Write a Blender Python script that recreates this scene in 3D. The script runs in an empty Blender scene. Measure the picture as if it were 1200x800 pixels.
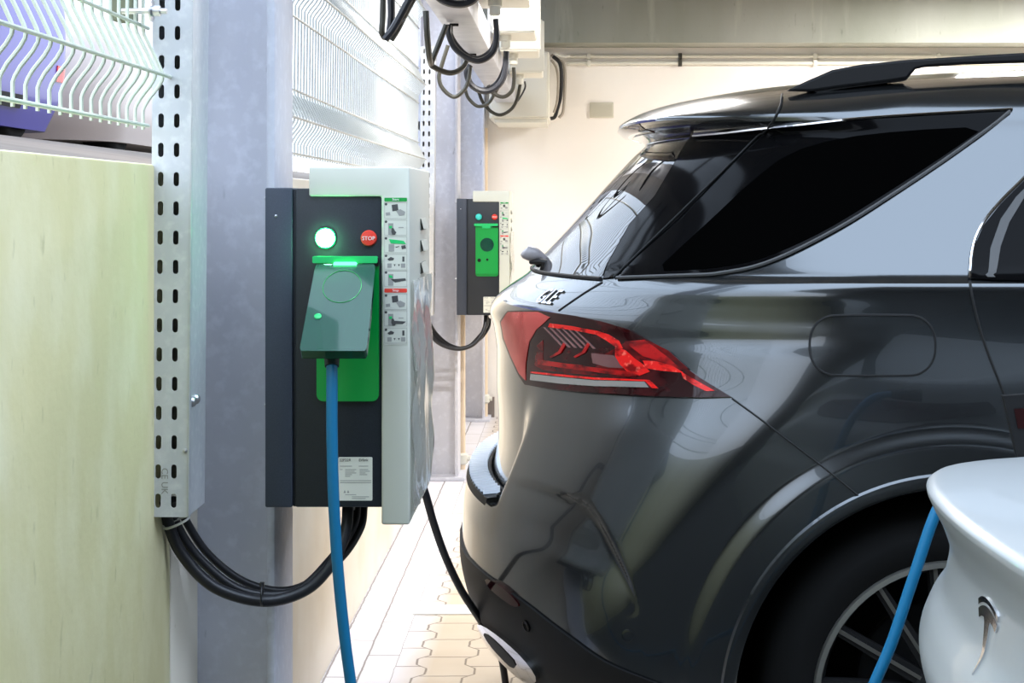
import bpy, bmesh, math, random
import numpy as np
from mathutils import Vector, Matrix
from mathutils.bvhtree import BVHTree
from mathutils.geometry import delaunay_2d_cdt
random.seed(7)
PI = math.pi
SC = bpy.context.scene
COL = SC.collection

# ------------------------------------------------------------------ camera, sky, lights, exposure
F = 1900.0                      # focal length in pixels of the 1200 px wide frame
CAMZ = 1.38
cam_d = bpy.data.cameras.new('camera')
cam = bpy.data.objects.new('camera', cam_d); COL.objects.link(cam)
cam.location = (0, 0, CAMZ); cam.rotation_euler = (PI/2, 0, 0)
cam_d.sensor_width = 36; cam_d.sensor_fit = 'HORIZONTAL'
cam_d.lens = F/1200*36
cam_d.shift_x = -64/1200; cam_d.shift_y = -160/1200
cam_d.clip_start = 0.05
SC.camera = cam

SC.view_settings.view_transform = 'Standard'
SC.view_settings.look = 'None'
SC.view_settings.gamma = 1
SC.view_settings.use_curve_mapping = False
SC.view_settings.exposure = 0.2

SKY_LO = (1.75, 1.82, 1.92); SKY_HI = (3.15, 3.8, 4.75); SKY_STR = 1.0
w = bpy.data.worlds.new('sky'); SC.world = w; w.use_nodes = True
nt = w.node_tree; nt.nodes.clear()
out = nt.nodes.new('ShaderNodeOutputWorld'); bg = nt.nodes.new('ShaderNodeBackground')
tc = nt.nodes.new('ShaderNodeTexCoord'); sx = nt.nodes.new('ShaderNodeSeparateXYZ')
rmp = nt.nodes.new('ShaderNodeMix'); rmp.data_type = 'RGBA'
mr = nt.nodes.new('ShaderNodeMapRange'); mr.inputs[1].default_value = 0.0; mr.inputs[2].default_value = 0.7
nt.links.new(tc.outputs['Generated'], sx.inputs[0]); nt.links.new(sx.outputs[2], mr.inputs[0])
nt.links.new(mr.outputs[0], rmp.inputs[0])
rmp.inputs[6].default_value = (*SKY_LO, 1); rmp.inputs[7].default_value = (*SKY_HI, 1)
nt.links.new(rmp.outputs[2], bg.inputs[0]); bg.inputs[1].default_value = SKY_STR
nt.links.new(bg.outputs[0], out.inputs[0])

LAMPS = [  # garage ceiling lamps: x, y, z, length along x, watts
    (2.9, 9.2, 2.66, 1.4, 190), (-0.05, 6.1, 2.66, 1.0, 105), (4.6, 8.2, 2.66, 1.4, 60),
]
LAMP_COL = (1.0, 0.975, 0.95)

# ------------------------------------------------------------------ helpers
def c(r, g, b):
    f = lambda v: (v/255/12.92) if v/255 <= .04045 else ((v/255+.055)/1.055)**2.4
    return (f(r), f(g), f(b))

def mat(name, col, rough=.5, metal=0., coat=0., emit=None, estr=0., trans=0., ior=1.5, noise=None, bump=None, spec=None, alpha=1., coatr=.03):
    m = bpy.data.materials.new(name); m.use_nodes = True
    nt = m.node_tree; b = nt.nodes['Principled BSDF']
    b.inputs['Base Color'].default_value = (*col, 1)
    b.inputs['Roughness'].default_value = rough
    b.inputs['Metallic'].default_value = metal
    b.inputs['Coat Weight'].default_value = coat
    b.inputs['Coat Roughness'].default_value = coatr; b.inputs['Coat IOR'].default_value = 1.42
    b.inputs['Transmission Weight'].default_value = trans
    b.inputs['IOR'].default_value = ior
    b.inputs['Alpha'].default_value = alpha
    if spec is not None: b.inputs['Specular IOR Level'].default_value = spec
    if emit: 
        b.inputs['Emission Color'].default_value = (*emit, 1); b.inputs['Emission Strength'].default_value = estr
    if noise or bump:
        tc = nt.nodes.new('ShaderNodeTexCoord')
    if noise:   # list of (scale, detail, colour, lo, hi, (sx,sy,sz))
        prev = None
        for (sc, det, col2, lo, hi, st) in noise:
            mp = nt.nodes.new('ShaderNodeMapping'); mp.inputs['Scale'].default_value = st
            nz = nt.nodes.new('ShaderNodeTexNoise'); nz.inputs['Scale'].default_value = sc; nz.inputs['Detail'].default_value = det
            r = nt.nodes.new('ShaderNodeMapRange'); r.inputs[1].default_value = lo; r.inputs[2].default_value = hi
            mx = nt.nodes.new('ShaderNodeMix'); mx.data_type = 'RGBA'
            nt.links.new(tc.outputs['Object'], mp.inputs[0]); nt.links.new(mp.outputs[0], nz.inputs['Vector'])
            nt.links.new(nz.outputs['Fac'], r.inputs[0]); nt.links.new(r.outputs[0], mx.inputs[0])
            if prev is None: mx.inputs[6].default_value = (*col, 1)
            else: nt.links.new(prev, mx.inputs[6])
            mx.inputs[7].default_value = (*col2, 1)
            prev = mx.outputs[2]
        nt.links.new(prev, b.inputs['Base Color'])
    if bump:    # scale, strength, distance
        nz = nt.nodes.new('ShaderNodeTexNoise'); nz.inputs['Scale'].default_value = bump[0]; nz.inputs['Detail'].default_value = 4
        bp = nt.nodes.new('ShaderNodeBump'); bp.inputs['Strength'].default_value = bump[1]; bp.inputs['Distance'].default_value = bump[2]
        nt.links.new(tc.outputs['Object'], nz.inputs['Vector'])
        nt.links.new(nz.outputs['Fac'], bp.inputs['Height']); nt.links.new(bp.outputs[0], b.inputs['Normal'])
    return m

def at(px, py, Y):
    return Vector(((px-664)/F*Y, Y, CAMZ-(py-240)/F*Y))

class MB:
    def __init__(s): s.v = []; s.f = []; s.sm = []
    def add(s, vs, fs, smooth=False):
        o = len(s.v); s.v += [Vector(p) for p in vs]
        for f in fs: s.f.append([i+o for i in f]); s.sm.append(smooth)
        return s
    def box(s, x0, x1, y0, y1, z0, z1):
        vs = [(x, y, z) for z in (z0, z1) for y in (y0, y1) for x in (x0, x1)]
        return s.add(vs, [(0,2,3,1),(4,5,7,6),(0,1,5,4),(2,6,7,3),(0,4,6,2),(1,3,7,5)])
    def bbox(s, x0, x1, y0, y1, z0, z1, r=.004, seg=2):
        bm = bmesh.new(); bmesh.ops.create_cube(bm, size=1)
        for v in bm.verts:
            v.co = Vector((x0+(v.co.x+.5)*(x1-x0), y0+(v.co.y+.5)*(y1-y0), z0+(v.co.z+.5)*(z1-z0)))
        r = min(r, .49*min(abs(x1-x0), abs(y1-y0), abs(z1-z0)))
        bmesh.ops.bevel(bm, geom=bm.edges[:], offset=r, segments=seg, profile=.5, affect='EDGES')
        return s.addbm(bm)
    def addbm(s, bm, M=None, smooth=False):
        bm.verts.ensure_lookup_table()
        for i, v in enumerate(bm.verts): v.index = i
        s.add([(M @ v.co) if M else v.co.copy() for v in bm.verts], [[v.index for v in f.verts] for f in bm.faces], smooth)
        bm.free(); return s
    def tube(s, pts, r, n=8, cap=True, closed=False):
        pts = [Vector(p) for p in pts]; N = len(pts)
        rr = r if isinstance(r, (list, tuple)) else [r]*N
        t0 = (pts[1]-pts[0]).normalized()
        up = Vector((0,0,1)) if abs(t0.z) < .9 else Vector((1,0,0))
        nrm = (up - t0*up.dot(t0)).normalized()
        vs = []; fs = []
        for i in range(N):
            a = pts[i-1] if i > 0 else (pts[-1] if closed else pts[i]); b = pts[i+1] if i < N-1 else (pts[0] if closed else pts[i])
            t = (b-a).normalized()
            nrm = (nrm - t*nrm.dot(t)).normalized(); bn = t.cross(nrm)
            for k in range(n):
                an = 2*PI*k/n
                vs.append(pts[i] + (nrm*math.cos(an)+bn*math.sin(an))*rr[i])
        for i in range(N if closed else N-1):
            j = (i+1) % N
            for k in range(n):
                fs.append((i*n+k, i*n+(k+1)%n, j*n+(k+1)%n, j*n+k))
        if cap and not closed:
            fs.append(tuple(range(n))[::-1]); fs.append(tuple((N-1)*n+k for k in range(n)))
        return s.add(vs, fs, True)
    def lathe(s, prof, M, n=32, smooth=True, cap=True):     # prof (r, h) about local z
        vs = []; fs = []
        for (r, h) in prof:
            for k in range(n):
                a = 2*PI*k/n; vs.append(M @ Vector((r*math.cos(a), r*math.sin(a), h)))
        for i in range(len(prof)-1):
            for k in range(n):
                fs.append((i*n+k, i*n+(k+1)%n, (i+1)*n+(k+1)%n, (i+1)*n+k))
        if cap and prof[0][0] > 1e-6: fs.append(tuple(range(n))[::-1])
        if cap and prof[-1][0] > 1e-6: fs.append(tuple((len(prof)-1)*n+k for k in range(n)))
        return s.add(vs, fs, smooth)
    def prism(s, poly, fn, d0, d1):               # 2D polygon, fn(u, v, d) -> 3D
        n = len(poly)
        vs = [fn(u, v, d0) for u, v in poly] + [fn(u, v, d1) for u, v in poly]
        fs = [tuple(range(n))[::-1], tuple(range(n, 2*n))] + [(i, (i+1)%n, n+(i+1)%n, n+i) for i in range(n)]
        return s.add(vs, fs)
    def build(s, name, m, parent=None, loc=None, recalc=True):
        o0 = parent_origin(parent) if parent else (Vector(loc) if loc else Vector((0,0,0)))
        me = bpy.data.meshes.new(name)
        me.from_pydata([tuple(p-o0) for p in s.v], [], s.f)
        me.polygons.foreach_set('use_smooth', s.sm)
        if recalc:
            bm = bmesh.new(); bm.from_mesh(me); bmesh.ops.recalc_face_normals(bm, faces=bm.faces[:]); bm.to_mesh(me); bm.free()
        me.materials.append(m); me.update()
        try: me.set_sharp_from_angle(angle=math.radians(40))
        except Exception: pass
        o = bpy.data.objects.new(name, me); COL.objects.link(o)
        if parent: o.parent = parent
        else: o.location = o0
        return o

def parent_origin(p):
    v = Vector((0,0,0))
    while p: v += p.location; p = p.parent
    return v

def thing(name, label, cat, loc=(0,0,0), group=None):
    o = bpy.data.objects.new(name, None); COL.objects.link(o); o.location = loc
    o.empty_display_size = .1
    return tag(o, label, cat, group)
def tag(o, label, cat, group=None):
    o['label'] = label; o['category'] = cat
    if group: o['group'] = group
    return o
def struct(o): o['kind'] = 'structure'; return o

def smooth_path(pts, n=8):
    P = [Vector(p) for p in pts]; P = [P[0]*2-P[1]] + P + [P[-1]*2-P[-2]]; o = []
    for i in range(1, len(P)-2):
        for k in range(n):
            t = k/n
            o.append(.5*((2*P[i]) + (-P[i-1]+P[i+1])*t + (2*P[i-1]-5*P[i]+4*P[i+1]-P[i+2])*t*t + (-P[i-1]+3*P[i]-3*P[i+1]+P[i+2])*t**3))
    o.append(P[-2]); return o

def rrect(x0, x1, y0, y1, r, n=5):
    o = []
    for cx, cy, a0 in ((x1-r, y1-r, 0), (x0+r, y1-r, 90), (x0+r, y0+r, 180), (x1-r, y0+r, 270)):
        for k in range(n+1):
            a = math.radians(a0+90*k/n); o.append((cx+r*math.cos(a), cy+r*math.sin(a)))
    return o

def text_mesh(s, size, extrude=.0005, align='CENTER'):
    cu = bpy.data.curves.new('text', 'FONT'); cu.body = s; cu.size = size; cu.extrude = extrude
    cu.align_x = align; cu.align_y = 'CENTER'; cu.resolution_u = 3
    o = bpy.data.objects.new('text', cu); COL.objects.link(o)
    dg = bpy.context.evaluated_depsgraph_get(); dg.update()
    me = bpy.data.meshes.new_from_object(o.evaluated_get(dg))
    vs = [v.co.copy() for v in me.vertices]; fs = [list(p.vertices) for p in me.polygons]
    bpy.data.objects.remove(o); bpy.data.curves.remove(cu); bpy.data.meshes.remove(me)
    return vs, fs
def text(name, s, size, m, parent, pos, xd, yd, extrude=.0004, align='CENTER', narrow=1.):
    vs, fs = text_mesh(s, size, extrude, align)
    xd = Vector(xd); yd = Vector(yd); zd = xd.cross(yd); pos = Vector(pos)
    mb = MB(); mb.add([pos+xd*v.x*narrow+yd*v.y+zd*v.z for v in vs], fs)
    return mb.build(name, m, parent, recalc=False)

# ------------------------------------------------------------------ materials
M = {}
M['concrete_low'] = mat('stained concrete', c(220,211,162), .85, noise=[(2.2,9,c(204,195,146),.42,.8,(1,1,.7)),(7,7,c(234,228,194),.45,.85,(1,1,.6)),(34,5,c(176,170,124),.64,.85,(1,1,.5))], bump=(40,.25,.004))
M['cream_wall'] = mat('cream render', c(250,242,226), .85, noise=[(1.5,5,c(228,212,184),.5,.8,(1,1,1)),(30,3,c(214,196,168),.72,.85,(1,1,1))], bump=(60,.15,.003))
M['back_wall'] = mat('pale cream render', c(250,246,240), .85, noise=[(1.2,4,c(246,239,231),.45,.8,(1,1,1))], bump=(30,.15,.004))
M['beam'] = mat('grey concrete', c(152,154,146), .9, noise=[(1.6,6,c(128,132,120),.4,.75,(1,1,.3)),(10,5,c(176,176,164),.6,.85,(1,1,.12)),(30,3,c(104,106,98),.68,.85,(1,1,.3))], bump=(30,.2,.004))
M['ceil'] = mat('ceiling concrete', c(150,148,142), .9, noise=[(2,5,c(120,118,112),.4,.8,(1,1,1))])
M['dark_wall'] = mat('dark block wall', c(64,58,48), .9, noise=[(2,5,c(46,42,34),.4,.8,(1,1,1))])
M['unseen_floor'] = mat('dark asphalt', c(66,66,64), .9, noise=[(60,4,c(84,84,80),.4,.8,(1,1,1))])  # invented dark ground that keeps low reflections on the SUV dark
M['ground'] = mat('outside concrete', c(104,92,80), .9, noise=[(3,5,c(84,72,60),.4,.8,(1,1,1))])
M['column'] = mat('pale blue grey steel paint', c(204,205,214), .55, 0, noise=[(5,6,c(188,190,203),.4,.8,(1,1,.6)),(40,5,c(218,220,230),.5,.85,(1,1,1)),(28,3,c(140,142,152),.72,.82,(1,1,.4))], bump=(90,.12,.002))
M['galv'] = mat('galvanised steel', c(212,214,218), .42, .3, noise=[(14,6,c(196,200,206),.4,.8,(1,1,.5)),(60,3,c(224,226,228),.5,.8,(1,1,1))])
M['fence'] = mat('grey green powder coat', c(205,212,196), .45, .1)
M['post'] = mat('weathered post', c(118,122,100), .7)
M['fence2'] = mat('white powder coat', c(190,193,190), .45, .1)
M['anthracite'] = mat('anthracite powder coat', c(36,41,47), .42, spec=.35, noise=[(600,2,c(42,47,54),.4,.7,(1,1,1))], bump=(900,.08,.0005))
M['slate'] = mat('slate grey powder coat', c(58,65,78), .45, spec=.35, noise=[(600,2,c(64,71,84),.4,.7,(1,1,1))])
M['cover'] = mat('light grey plastic', c(208,210,198), .42)
M['slot_shade'] = mat('slot shade grey', c(120,120,112), .6)  # shade inside slots, vents and trays put into the colour
M['film'] = mat('clear wrap film', (.95,.95,.92), .12, trans=.75, ior=1.35)
M['green'] = mat('green plastic', c(0,150,62), .32)
M['green_hi'] = mat('light green plastic', c(30,190,105), .3)
M['flap'] = mat('dark green tinted polycarbonate', (.02,.13,.085), .04, trans=.55, ior=1.5, spec=.2)
M['black'] = mat('black rubber', c(26,26,27), .45)
M['blackgloss'] = mat('gloss black', c(8,8,9), .08, spec=.05)
M['blackmatte'] = mat('black plastic', c(17,17,18), .6, spec=.3)
M['lamp_green'] = mat('lit green lamp', (.1,1,.4), .3, emit=(.22,1.0,.42), estr=90)
M['lamp_bar'] = mat('lit green bar', (.1,1,.4), .3, emit=(.10,1.0,.30), estr=2.6)
M['lamp_teal'] = mat('teal lamp', c(60,200,190), .2)
M['red'] = mat('red plastic', c(224,62,48), .35)
M['white'] = mat('white print', c(240,240,236), .5)
M['label'] = mat('label white', c(224,224,212), .45)
M['print'] = mat('dark print', c(70,70,70), .6)
M['print_lt'] = mat('grey print', c(150,150,146), .6)
M['blue_cable'] = mat('blue cable jacket', c(6,108,152), .42)
M['cable'] = mat('black cable jacket', c(34,34,38), .38)
M['steel'] = mat('zinc bolt', c(200,200,205), .3, .9)
M['chrome'] = mat('chrome', c(225,225,228), .08, 1.)
M['alu'] = mat('ribbed aluminium', c(214,220,228), .3, .5)
M['alu_edge'] = mat('machined alloy', c(176,174,166), .3, .9)
M['paint'] = mat('grey metallic paint', c(78,81,83), .2, .9, coat=1., coatr=.015)
M['wiper'] = mat('silver grey plastic', c(168,162,162), .35)
M['glass_dark'] = mat('privacy glass', c(3,3,3), .02, spec=.0, ior=1.12)
M['glass_rear'] = mat('tinted rear glass', c(14,14,16), .02, spec=.9)
M['seam'] = mat('panel gap', c(8,8,8), .7)
M['lens'] = mat('dark red lens', c(36,5,7), .05, spec=.3, noise=[(14,4,c(70,10,12),.5,.7,(1,1,2))])
M['lens_red'] = mat('bright red lens', c(224,30,26), .12, spec=.3, noise=[(26,4,c(120,8,10),.52,.66,(1,1,2.2)),(60,2,c(255,110,90),.6,.75,(1,1,1))])
M['lens_pink'] = mat('red lens with pink glare', c(206,84,80), .10, .6, spec=.6, noise=[(9,3,c(170,20,24),.45,.6,(1,1,1))])  # pinkish glare on the lens put into its colour
M['lens_mid'] = mat('mid red lens', c(104,8,10), .08, spec=.3, noise=[(18,4,c(46,5,8),.42,.62,(1,1,2))])
M['lens_mid2'] = mat('warm red lens', c(170,20,20), .1, spec=.3, noise=[(24,4,c(80,8,10),.45,.65,(1,1,2))])
M['lens_clear2'] = mat('pinkish reflector', c(128,84,84), .12, .5, coat=1.)
M['lens_clear'] = mat('clear lens', c(150,146,140), .1, .4, coat=1.)
M['tesla'] = mat('white pearl paint', c(160,163,163), .35, coat=.35, coatr=.05)
M['lilac'] = mat('violet blue paint', c(46,40,150), .35, 0, coat=.3)
M['whitecar'] = mat('cream white paint', c(190,178,172), .4)
M['tyre'] = mat('tyre rubber', c(10,10,10), .9, spec=.2)
M['pvc'] = mat('white pvc', c(220,219,208), .5)
M['box'] = mat('pale grey enclosure', c(222,220,208), .5)
M['pipe'] = mat('cream painted pipe', c(226,206,180), .5)
M['duct'] = mat('grey sheet steel duct', c(196,198,206), .4, .5, noise=[(8,4,c(176,178,188),.4,.7,(1,1,1))])
M['cable_grey'] = mat('grey cable jacket', c(58,56,46), .45)
M['cable_light'] = mat('light grey cable jacket', c(168,160,148), .5)
M['vent'] = mat('pale vent paint', c(206,202,186), .6)
M['tie'] = mat('white nylon', c(226,226,220), .5)

def paver_mat():
    m = bpy.data.materials.new('paving'); m.use_nodes = True; nt = m.node_tree; b = nt.nodes['Principled BSDF']
    def Mh(op, a, bb=None, cc=None):
        n = nt.nodes.new('ShaderNodeMath'); n.operation = op
        for i, v in enumerate((a, bb, cc)):
            if v is None: continue
            if isinstance(v, (int, float)): n.inputs[i].default_value = v
            else: nt.links.new(v, n.inputs[i])
        return n.outputs[0]
    tc = nt.nodes.new('ShaderNodeTexCoord'); sp = nt.nodes.new('ShaderNodeSeparateXYZ'); nt.links.new(tc.outputs['Object'], sp.inputs[0])
    nz = nt.nodes.new('ShaderNodeTexNoise'); nz.inputs['Scale'].default_value = 14; nz.inputs['Detail'].default_value = 3
    nt.links.new(tc.outputs['Object'], nz.inputs['Vector'])
    wob = Mh('MULTIPLY', Mh('SUBTRACT', nz.outputs['Fac'], .5), .008)
    X = Mh('ADD', sp.outputs[0], wob); Y = Mh('ADD', sp.outputs[1], wob)
    def per(v, p): return Mh('MULTIPLY', Mh('ABSOLUTE', Mh('SUBTRACT', Mh('FRACT', Mh('ADD', Mh('DIVIDE', v, p), .5)), .5)), p)
    # edge rows by the wall: 10 cm wide, 40 cm long
    row = Mh('FLOOR', Mh('DIVIDE', Mh('ADD', X, .707), .0985))
    dA = Mh('MINIMUM', per(Mh('ADD', X, .707), .0985), per(Mh('ADD', Mh('ADD', Y, .06), Mh('MULTIPLY', row, .17)), .4))
    # interlocking stones
    tri = Mh('SUBTRACT', Mh('DIVIDE', Mh('PINGPONG', Y, .1), .05), 1.)
    wv = Mh('MULTIPLY', Mh('MAXIMUM', Mh('MINIMUM', Mh('MULTIPLY', tri, 2.6), 1.), -1.), .017)
    U = Mh('ADD', Mh('ADD', X, .435), wv)
    col_i = Mh('FLOOR', Mh('DIVIDE', U, .146))
    par = Mh('MULTIPLY', Mh('PINGPONG', col_i, 1.), .1)
    dB = Mh('MINIMUM', per(U, .146), per(Mh('ADD', Mh('ADD', Y, .05), par), .2))
    edge = Mh('LESS_THAN', X, -.435)
    dB2 = Mh('MINIMUM', Mh('ABSOLUTE', U), per(Mh('ADD', Y, .05), .2))
    inB = Mh('GREATER_THAN', X, -.511)
    d = Mh('ADD', Mh('MULTIPLY', dB, inB), Mh('MULTIPLY', dA, Mh('SUBTRACT', 1., inB)))
    s = nt.nodes.new('ShaderNodeMapRange'); s.inputs[1].default_value = .0015; s.inputs[2].default_value = .0045
    s.inputs[3].default_value = 1; s.inputs[4].default_value = 0; nt.links.new(d, s.inputs[0])
    nz2 = nt.nodes.new('ShaderNodeTexNoise'); nz2.inputs['Scale'].default_value = 5; nz2.inputs['Detail'].default_value = 6
    nt.links.new(tc.outputs['Object'], nz2.inputs['Vector'])
    mA = nt.nodes.new('ShaderNodeMix'); mA.data_type = 'RGBA'; mA.inputs[6].default_value = (*c(226,227,240), 1); mA.inputs[7].default_value = (*c(210,208,214), 1)  # edge rows: pale stone with blue skylight tinted into the base colour
    nt.links.new(nz2.outputs['Fac'], mA.inputs[0])
    mB = nt.nodes.new('ShaderNodeMix'); mB.data_type = 'RGBA'; mB.inputs[6].default_value = (*c(204,191,174), 1); mB.inputs[7].default_value = (*c(182,167,147), 1)
    nt.links.new(nz2.outputs['Fac'], mB.inputs[0])
    ir = nt.nodes.new('ShaderNodeMapRange'); ir.inputs[1].default_value = -.52; ir.inputs[2].default_value = -.40; nt.links.new(sp.outputs[0], ir.inputs[0])
    mC = nt.nodes.new('ShaderNodeMix'); mC.data_type = 'RGBA'; nt.links.new(ir.outputs[0], mC.inputs[0]); nt.links.new(mA.outputs[2], mC.inputs[6]); nt.links.new(mB.outputs[2], mC.inputs[7])
    mD = nt.nodes.new('ShaderNodeMix'); mD.data_type = 'RGBA'; nt.links.new(Mh('MULTIPLY', s.outputs[0], .75), mD.inputs[0]); nt.links.new(mC.outputs[2], mD.inputs[6]); mD.inputs[7].default_value = (*c(96,84,74), 1)
    nt.links.new(mD.outputs[2], b.inputs['Base Color']); b.inputs['Roughness'].default_value = .8
    bp = nt.nodes.new('ShaderNodeBump'); bp.inputs['Strength'].default_value = .5; bp.inputs['Distance'].default_value = .004; bp.invert = True
    nt.links.new(s.outputs[0], bp.inputs['Height']); nt.links.new(bp.outputs[0], b.inputs['Normal'])
    return m
M['paving'] = paver_mat()

# ------------------------------------------------------------------ setting
YB = 10.57                                # back wall
struct(MB().box(-.80, 8, 2.95, YB, -.12, 0).build('floor', M['paving'], loc=(0,0,0)))
struct(MB().box(-.80, 8, -4, 2.95, -.12, 0).build('floor', M['unseen_floor']))  # unseen dark floor, added to cut bounce onto the SUV side
struct(MB().box(-.86, 8, -4.2, .6, 3.0, 3.2).build('ceiling', M['ceil']))  # unseen front slab, added to narrow the sky opening and shade the foreground
struct(MB().bbox(-.86, -.71, -4, 2.905, 0, 1.45, .006).build('wall_left', M['concrete_low']))
struct(MB().bbox(-.86, -.71, 2.915, YB, 0, 1.45, .006).build('wall_left', M['cream_wall']))
struct(MB().box(-.86, 8, YB, YB+.2, -.1, 3.0).build('wall_back', M['back_wall']))
struct(MB().box(-.62, 8, 10.25, YB, 2.405, 3.0).build('ceiling_beam', M['beam']))
struct(MB().box(-.86, 8, 3.1, YB+.2, 3.0, 3.2).build('ceiling', M['ceil']))
struct(MB().box(-.86, 8, -4.2, -4, -.1, 3.2).build('wall_front', M['dark_wall']))
struct(MB().box(8, 8.2, -4.2, YB+.2, -.1, 3.0).build('wall_right', M['dark_wall']))
gb = MB(); gb.add([(-.86,-6,1.44),(-2.5,-6,1.69),(-40,-6,1.69),(-40,40,1.69),(-2.5,40,1.69),(-.86,40,1.44)], [(0,1,4,5),(1,2,3,4)])
struct(gb.build('ground', M['ground']))
# painted bay line
tag(MB().box(-.52, 4.2, 5.46, 5.585, 0, .004).build('bay_line', M['white'], loc=(1.8,5.52,0)), 'white painted bay line across the pavers beneath the grey SUV', 'road marking')

for (x, y, z, l, p) in LAMPS:
    t = thing('ceiling_lamp', 'long tube lamp under the ceiling at %s' % {9.2:'the back wall', 6.1:'the middle of the bay', 8.2:'the far right'}[y], 'ceiling lamp', (x, y, 3.0))
    MB().bbox(x-l/2, x+l/2, y-.06, y+.06, z+.06, z+.34, .01).build('housing', M['pvc'], t)
    ld = bpy.data.lights.new('lamp_light', 'AREA'); ld.shape = 'RECTANGLE'; ld.size = l; ld.size_y = .1; ld.energy = p; ld.color = LAMP_COL
    lo = bpy.data.objects.new('lamp_light', ld); COL.objects.link(lo); lo.parent = t; lo.location = Vector((0,0,z+.055-3.0))

# ------------------------------------------------------------------ steel columns
DY = 5.1
def column(Y, label, xr=-.545, h=3.0):
    t = thing('steel_column', label, 'column', ((xr-.1), Y+.1, 0), 'steel columns along the charging wall')
    x0 = xr-.2
    # rolled H profile, flanges towards left and right
    prof = [(xr,0),(xr,.2),(xr-.016,.2)]
    prof = [(x0,0),(x0+.016,0),(x0+.016,.089),(xr-.016,.089),(xr-.016,0),(xr,0),(xr,.2),(xr-.016,.2),(xr-.016,.111),(x0+.016,.111),(x0+.016,.2),(x0,.2)]
    bm = bmesh.new()
    lo = [bm.verts.new((x, Y+d, 0)) for x, d in prof]; hi = [bm.verts.new((x, Y+d, h)) for x, d in prof]
    n = len(prof)
    for i in range(n): bm.faces.new((lo[i], lo[(i+1)%n], hi[(i+1)%n], hi[i]))
    bm.faces.new(hi); bm.faces.new(lo[::-1])
    be = [e for e in bm.edges if abs(e.verts[0].co.z-e.verts[1].co.z) > 1]
    bmesh.ops.bevel(bm, geom=be, offset=.005, segments=2, profile=.5, affect='EDGES')
    mb = MB(); mb.addbm(bm); mb.build('profile', M['column'], t)
    MB().bbox(x0-.015, xr+.035, Y-.03, Y+.23, 0, .018, .003).build('base_plate', M['column'], t)
    return t
column(3.03, 'pale blue steel H column behind the near charging station')
column(3.03+DY, 'pale blue steel H column carrying the far charging station')
column(10.34, 'narrow pale blue steel column standing against the back wall', -.525)

# ------------------------------------------------------------------ perforated cable trays
def tray(dy, label, ztop):
    x0, x1, y0, y1 = -.719, -.653, 2.79, 2.925
    zb = .843
    t = thing('cable_tray', label, 'cable tray', (-.686, 2.85+dy, zb), 'perforated cable trays down the columns')
    t.rotation_euler = (0, math.radians(.47), 0)
    # punched front
    nmod = int((ztop-zb)/.0503)
    bm = bmesh.new()
    def slot(cx, cz):
        o = []
        for s, a0 in ((1, 0), (-1, 180)):
            for k in range(7):
                a = math.radians(a0+180*k/6); o.append((cx+.0048*math.cos(a), cz+s*.0075+.0048*math.sin(a)))
        return o
    mod = bmesh.new()
    def loop(pts):
        vs = [mod.verts.new((x, 0, z)) for x, z in pts]
        return [mod.edges.new((vs[i], vs[(i+1)%len(vs)])) for i in range(len(vs))]
    es = loop([(x0,0),(x1,0),(x1,.0503),(x0,.0503)]) + loop(slot(-.7035,.028)) + loop(slot(-.6765,.028))
    bmesh.ops.triangle_fill(mod, edges=es, use_beauty=True)
    mod.verts.ensure_lookup_table()
    for i, v in enumerate(mod.verts): v.index = i
    V = [v.co.copy() for v in mod.verts]; Fm = [[v.index for v in f.verts] for f in mod.faces]
    bound = [e for e in mod.edges if len(e.link_faces) == 1]
    B = [(e.verts[0].index, e.verts[1].index) for e in bound]
    mod.free()
    mb = MB()
    for k in range(nmod):
        z = zb+k*.0503
        mb.add([Vector((p.x, y0+dy, z+p.z)) for p in V], Fm)
        # thickness of the slot walls
        inner = [b for b in B if x0+.001 < V[b[0]].x < x1-.001]
        vs = []; fs = []
        for a, b2 in inner:
            o = len(vs)
            for q in (a, b2): vs += [Vector((V[q].x, y0+dy, z+V[q].z)), Vector((V[q].x, y0+dy+.002, z+V[q].z))]
            fs.append((o, o+1, o+3, o+2))
        mb.add(vs, fs)
    mb.build('punched_face', M['galv'], t, recalc=False)
    zt = zb+nmod*.0503
    for (xa, xb) in ((x0, x0+.002), (x1-.002, x1)):
        MB().box(xa, xb, y0+dy+.0003, y1+dy, zb, zt).build('side_wall', M['galv'], t)
    MB().bbox(x1-.0005, x1+.0035, y0+dy-.002, y0+dy+.012, zb, zt, .001).build('edge_lip', M['galv'], t)
    MB().box(x0+.002, x1-.002, y1+dy-.02, y1+dy-.018, zb+.02, zt).build('slot_shade_sheet', M['slot_shade'], t)  # dark sheet standing for the shade inside the open-backed tray
    for py, Yk in ((470, 2.815), (469, 2.845), ):
        p = at(220, py, 2.82)
        Mx = Matrix.Translation((x1, Yk+dy, p.z)) @ Matrix.Rotation(PI/2, 4, 'Y')
        MB().lathe([(.0095,0),(.0095,.002),(.008,.006),(.004,.0085),(0,.009)], Mx, 16).build('bolt', M['steel'], t)
    Mx = Matrix.Translation((x1-.004, y0+dy, at(208,528,2.79).z)) @ Matrix.Rotation(PI/2, 4, 'X')
    MB().lathe([(.004,0),(.004,.002),(0,.004)], Mx, 12).build('rivet', M['steel'], t)
    if dy == 0:
        text('stamped_mark', 'CE UK', .016, M['print_lt'], t, (-.6925, y0+dy-.0005, .905), (0,0,-1), (1,0,0), .0002)
    # standoff brackets to the column flange
    for z in (1.05, 1.75, 2.35):
        if z < zt: MB().box(-.742, -.729, y1+dy-.05, 3.03+dy, z, z+.04).box(-.742, x0+.001, y1+dy-.05, y1+dy-.047, z, z+.04).build('bracket', M['galv'], t)
    return t
tray(0, 'galvanised cable tray with two rows of slots, nearest on the left column', 2.95)
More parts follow.
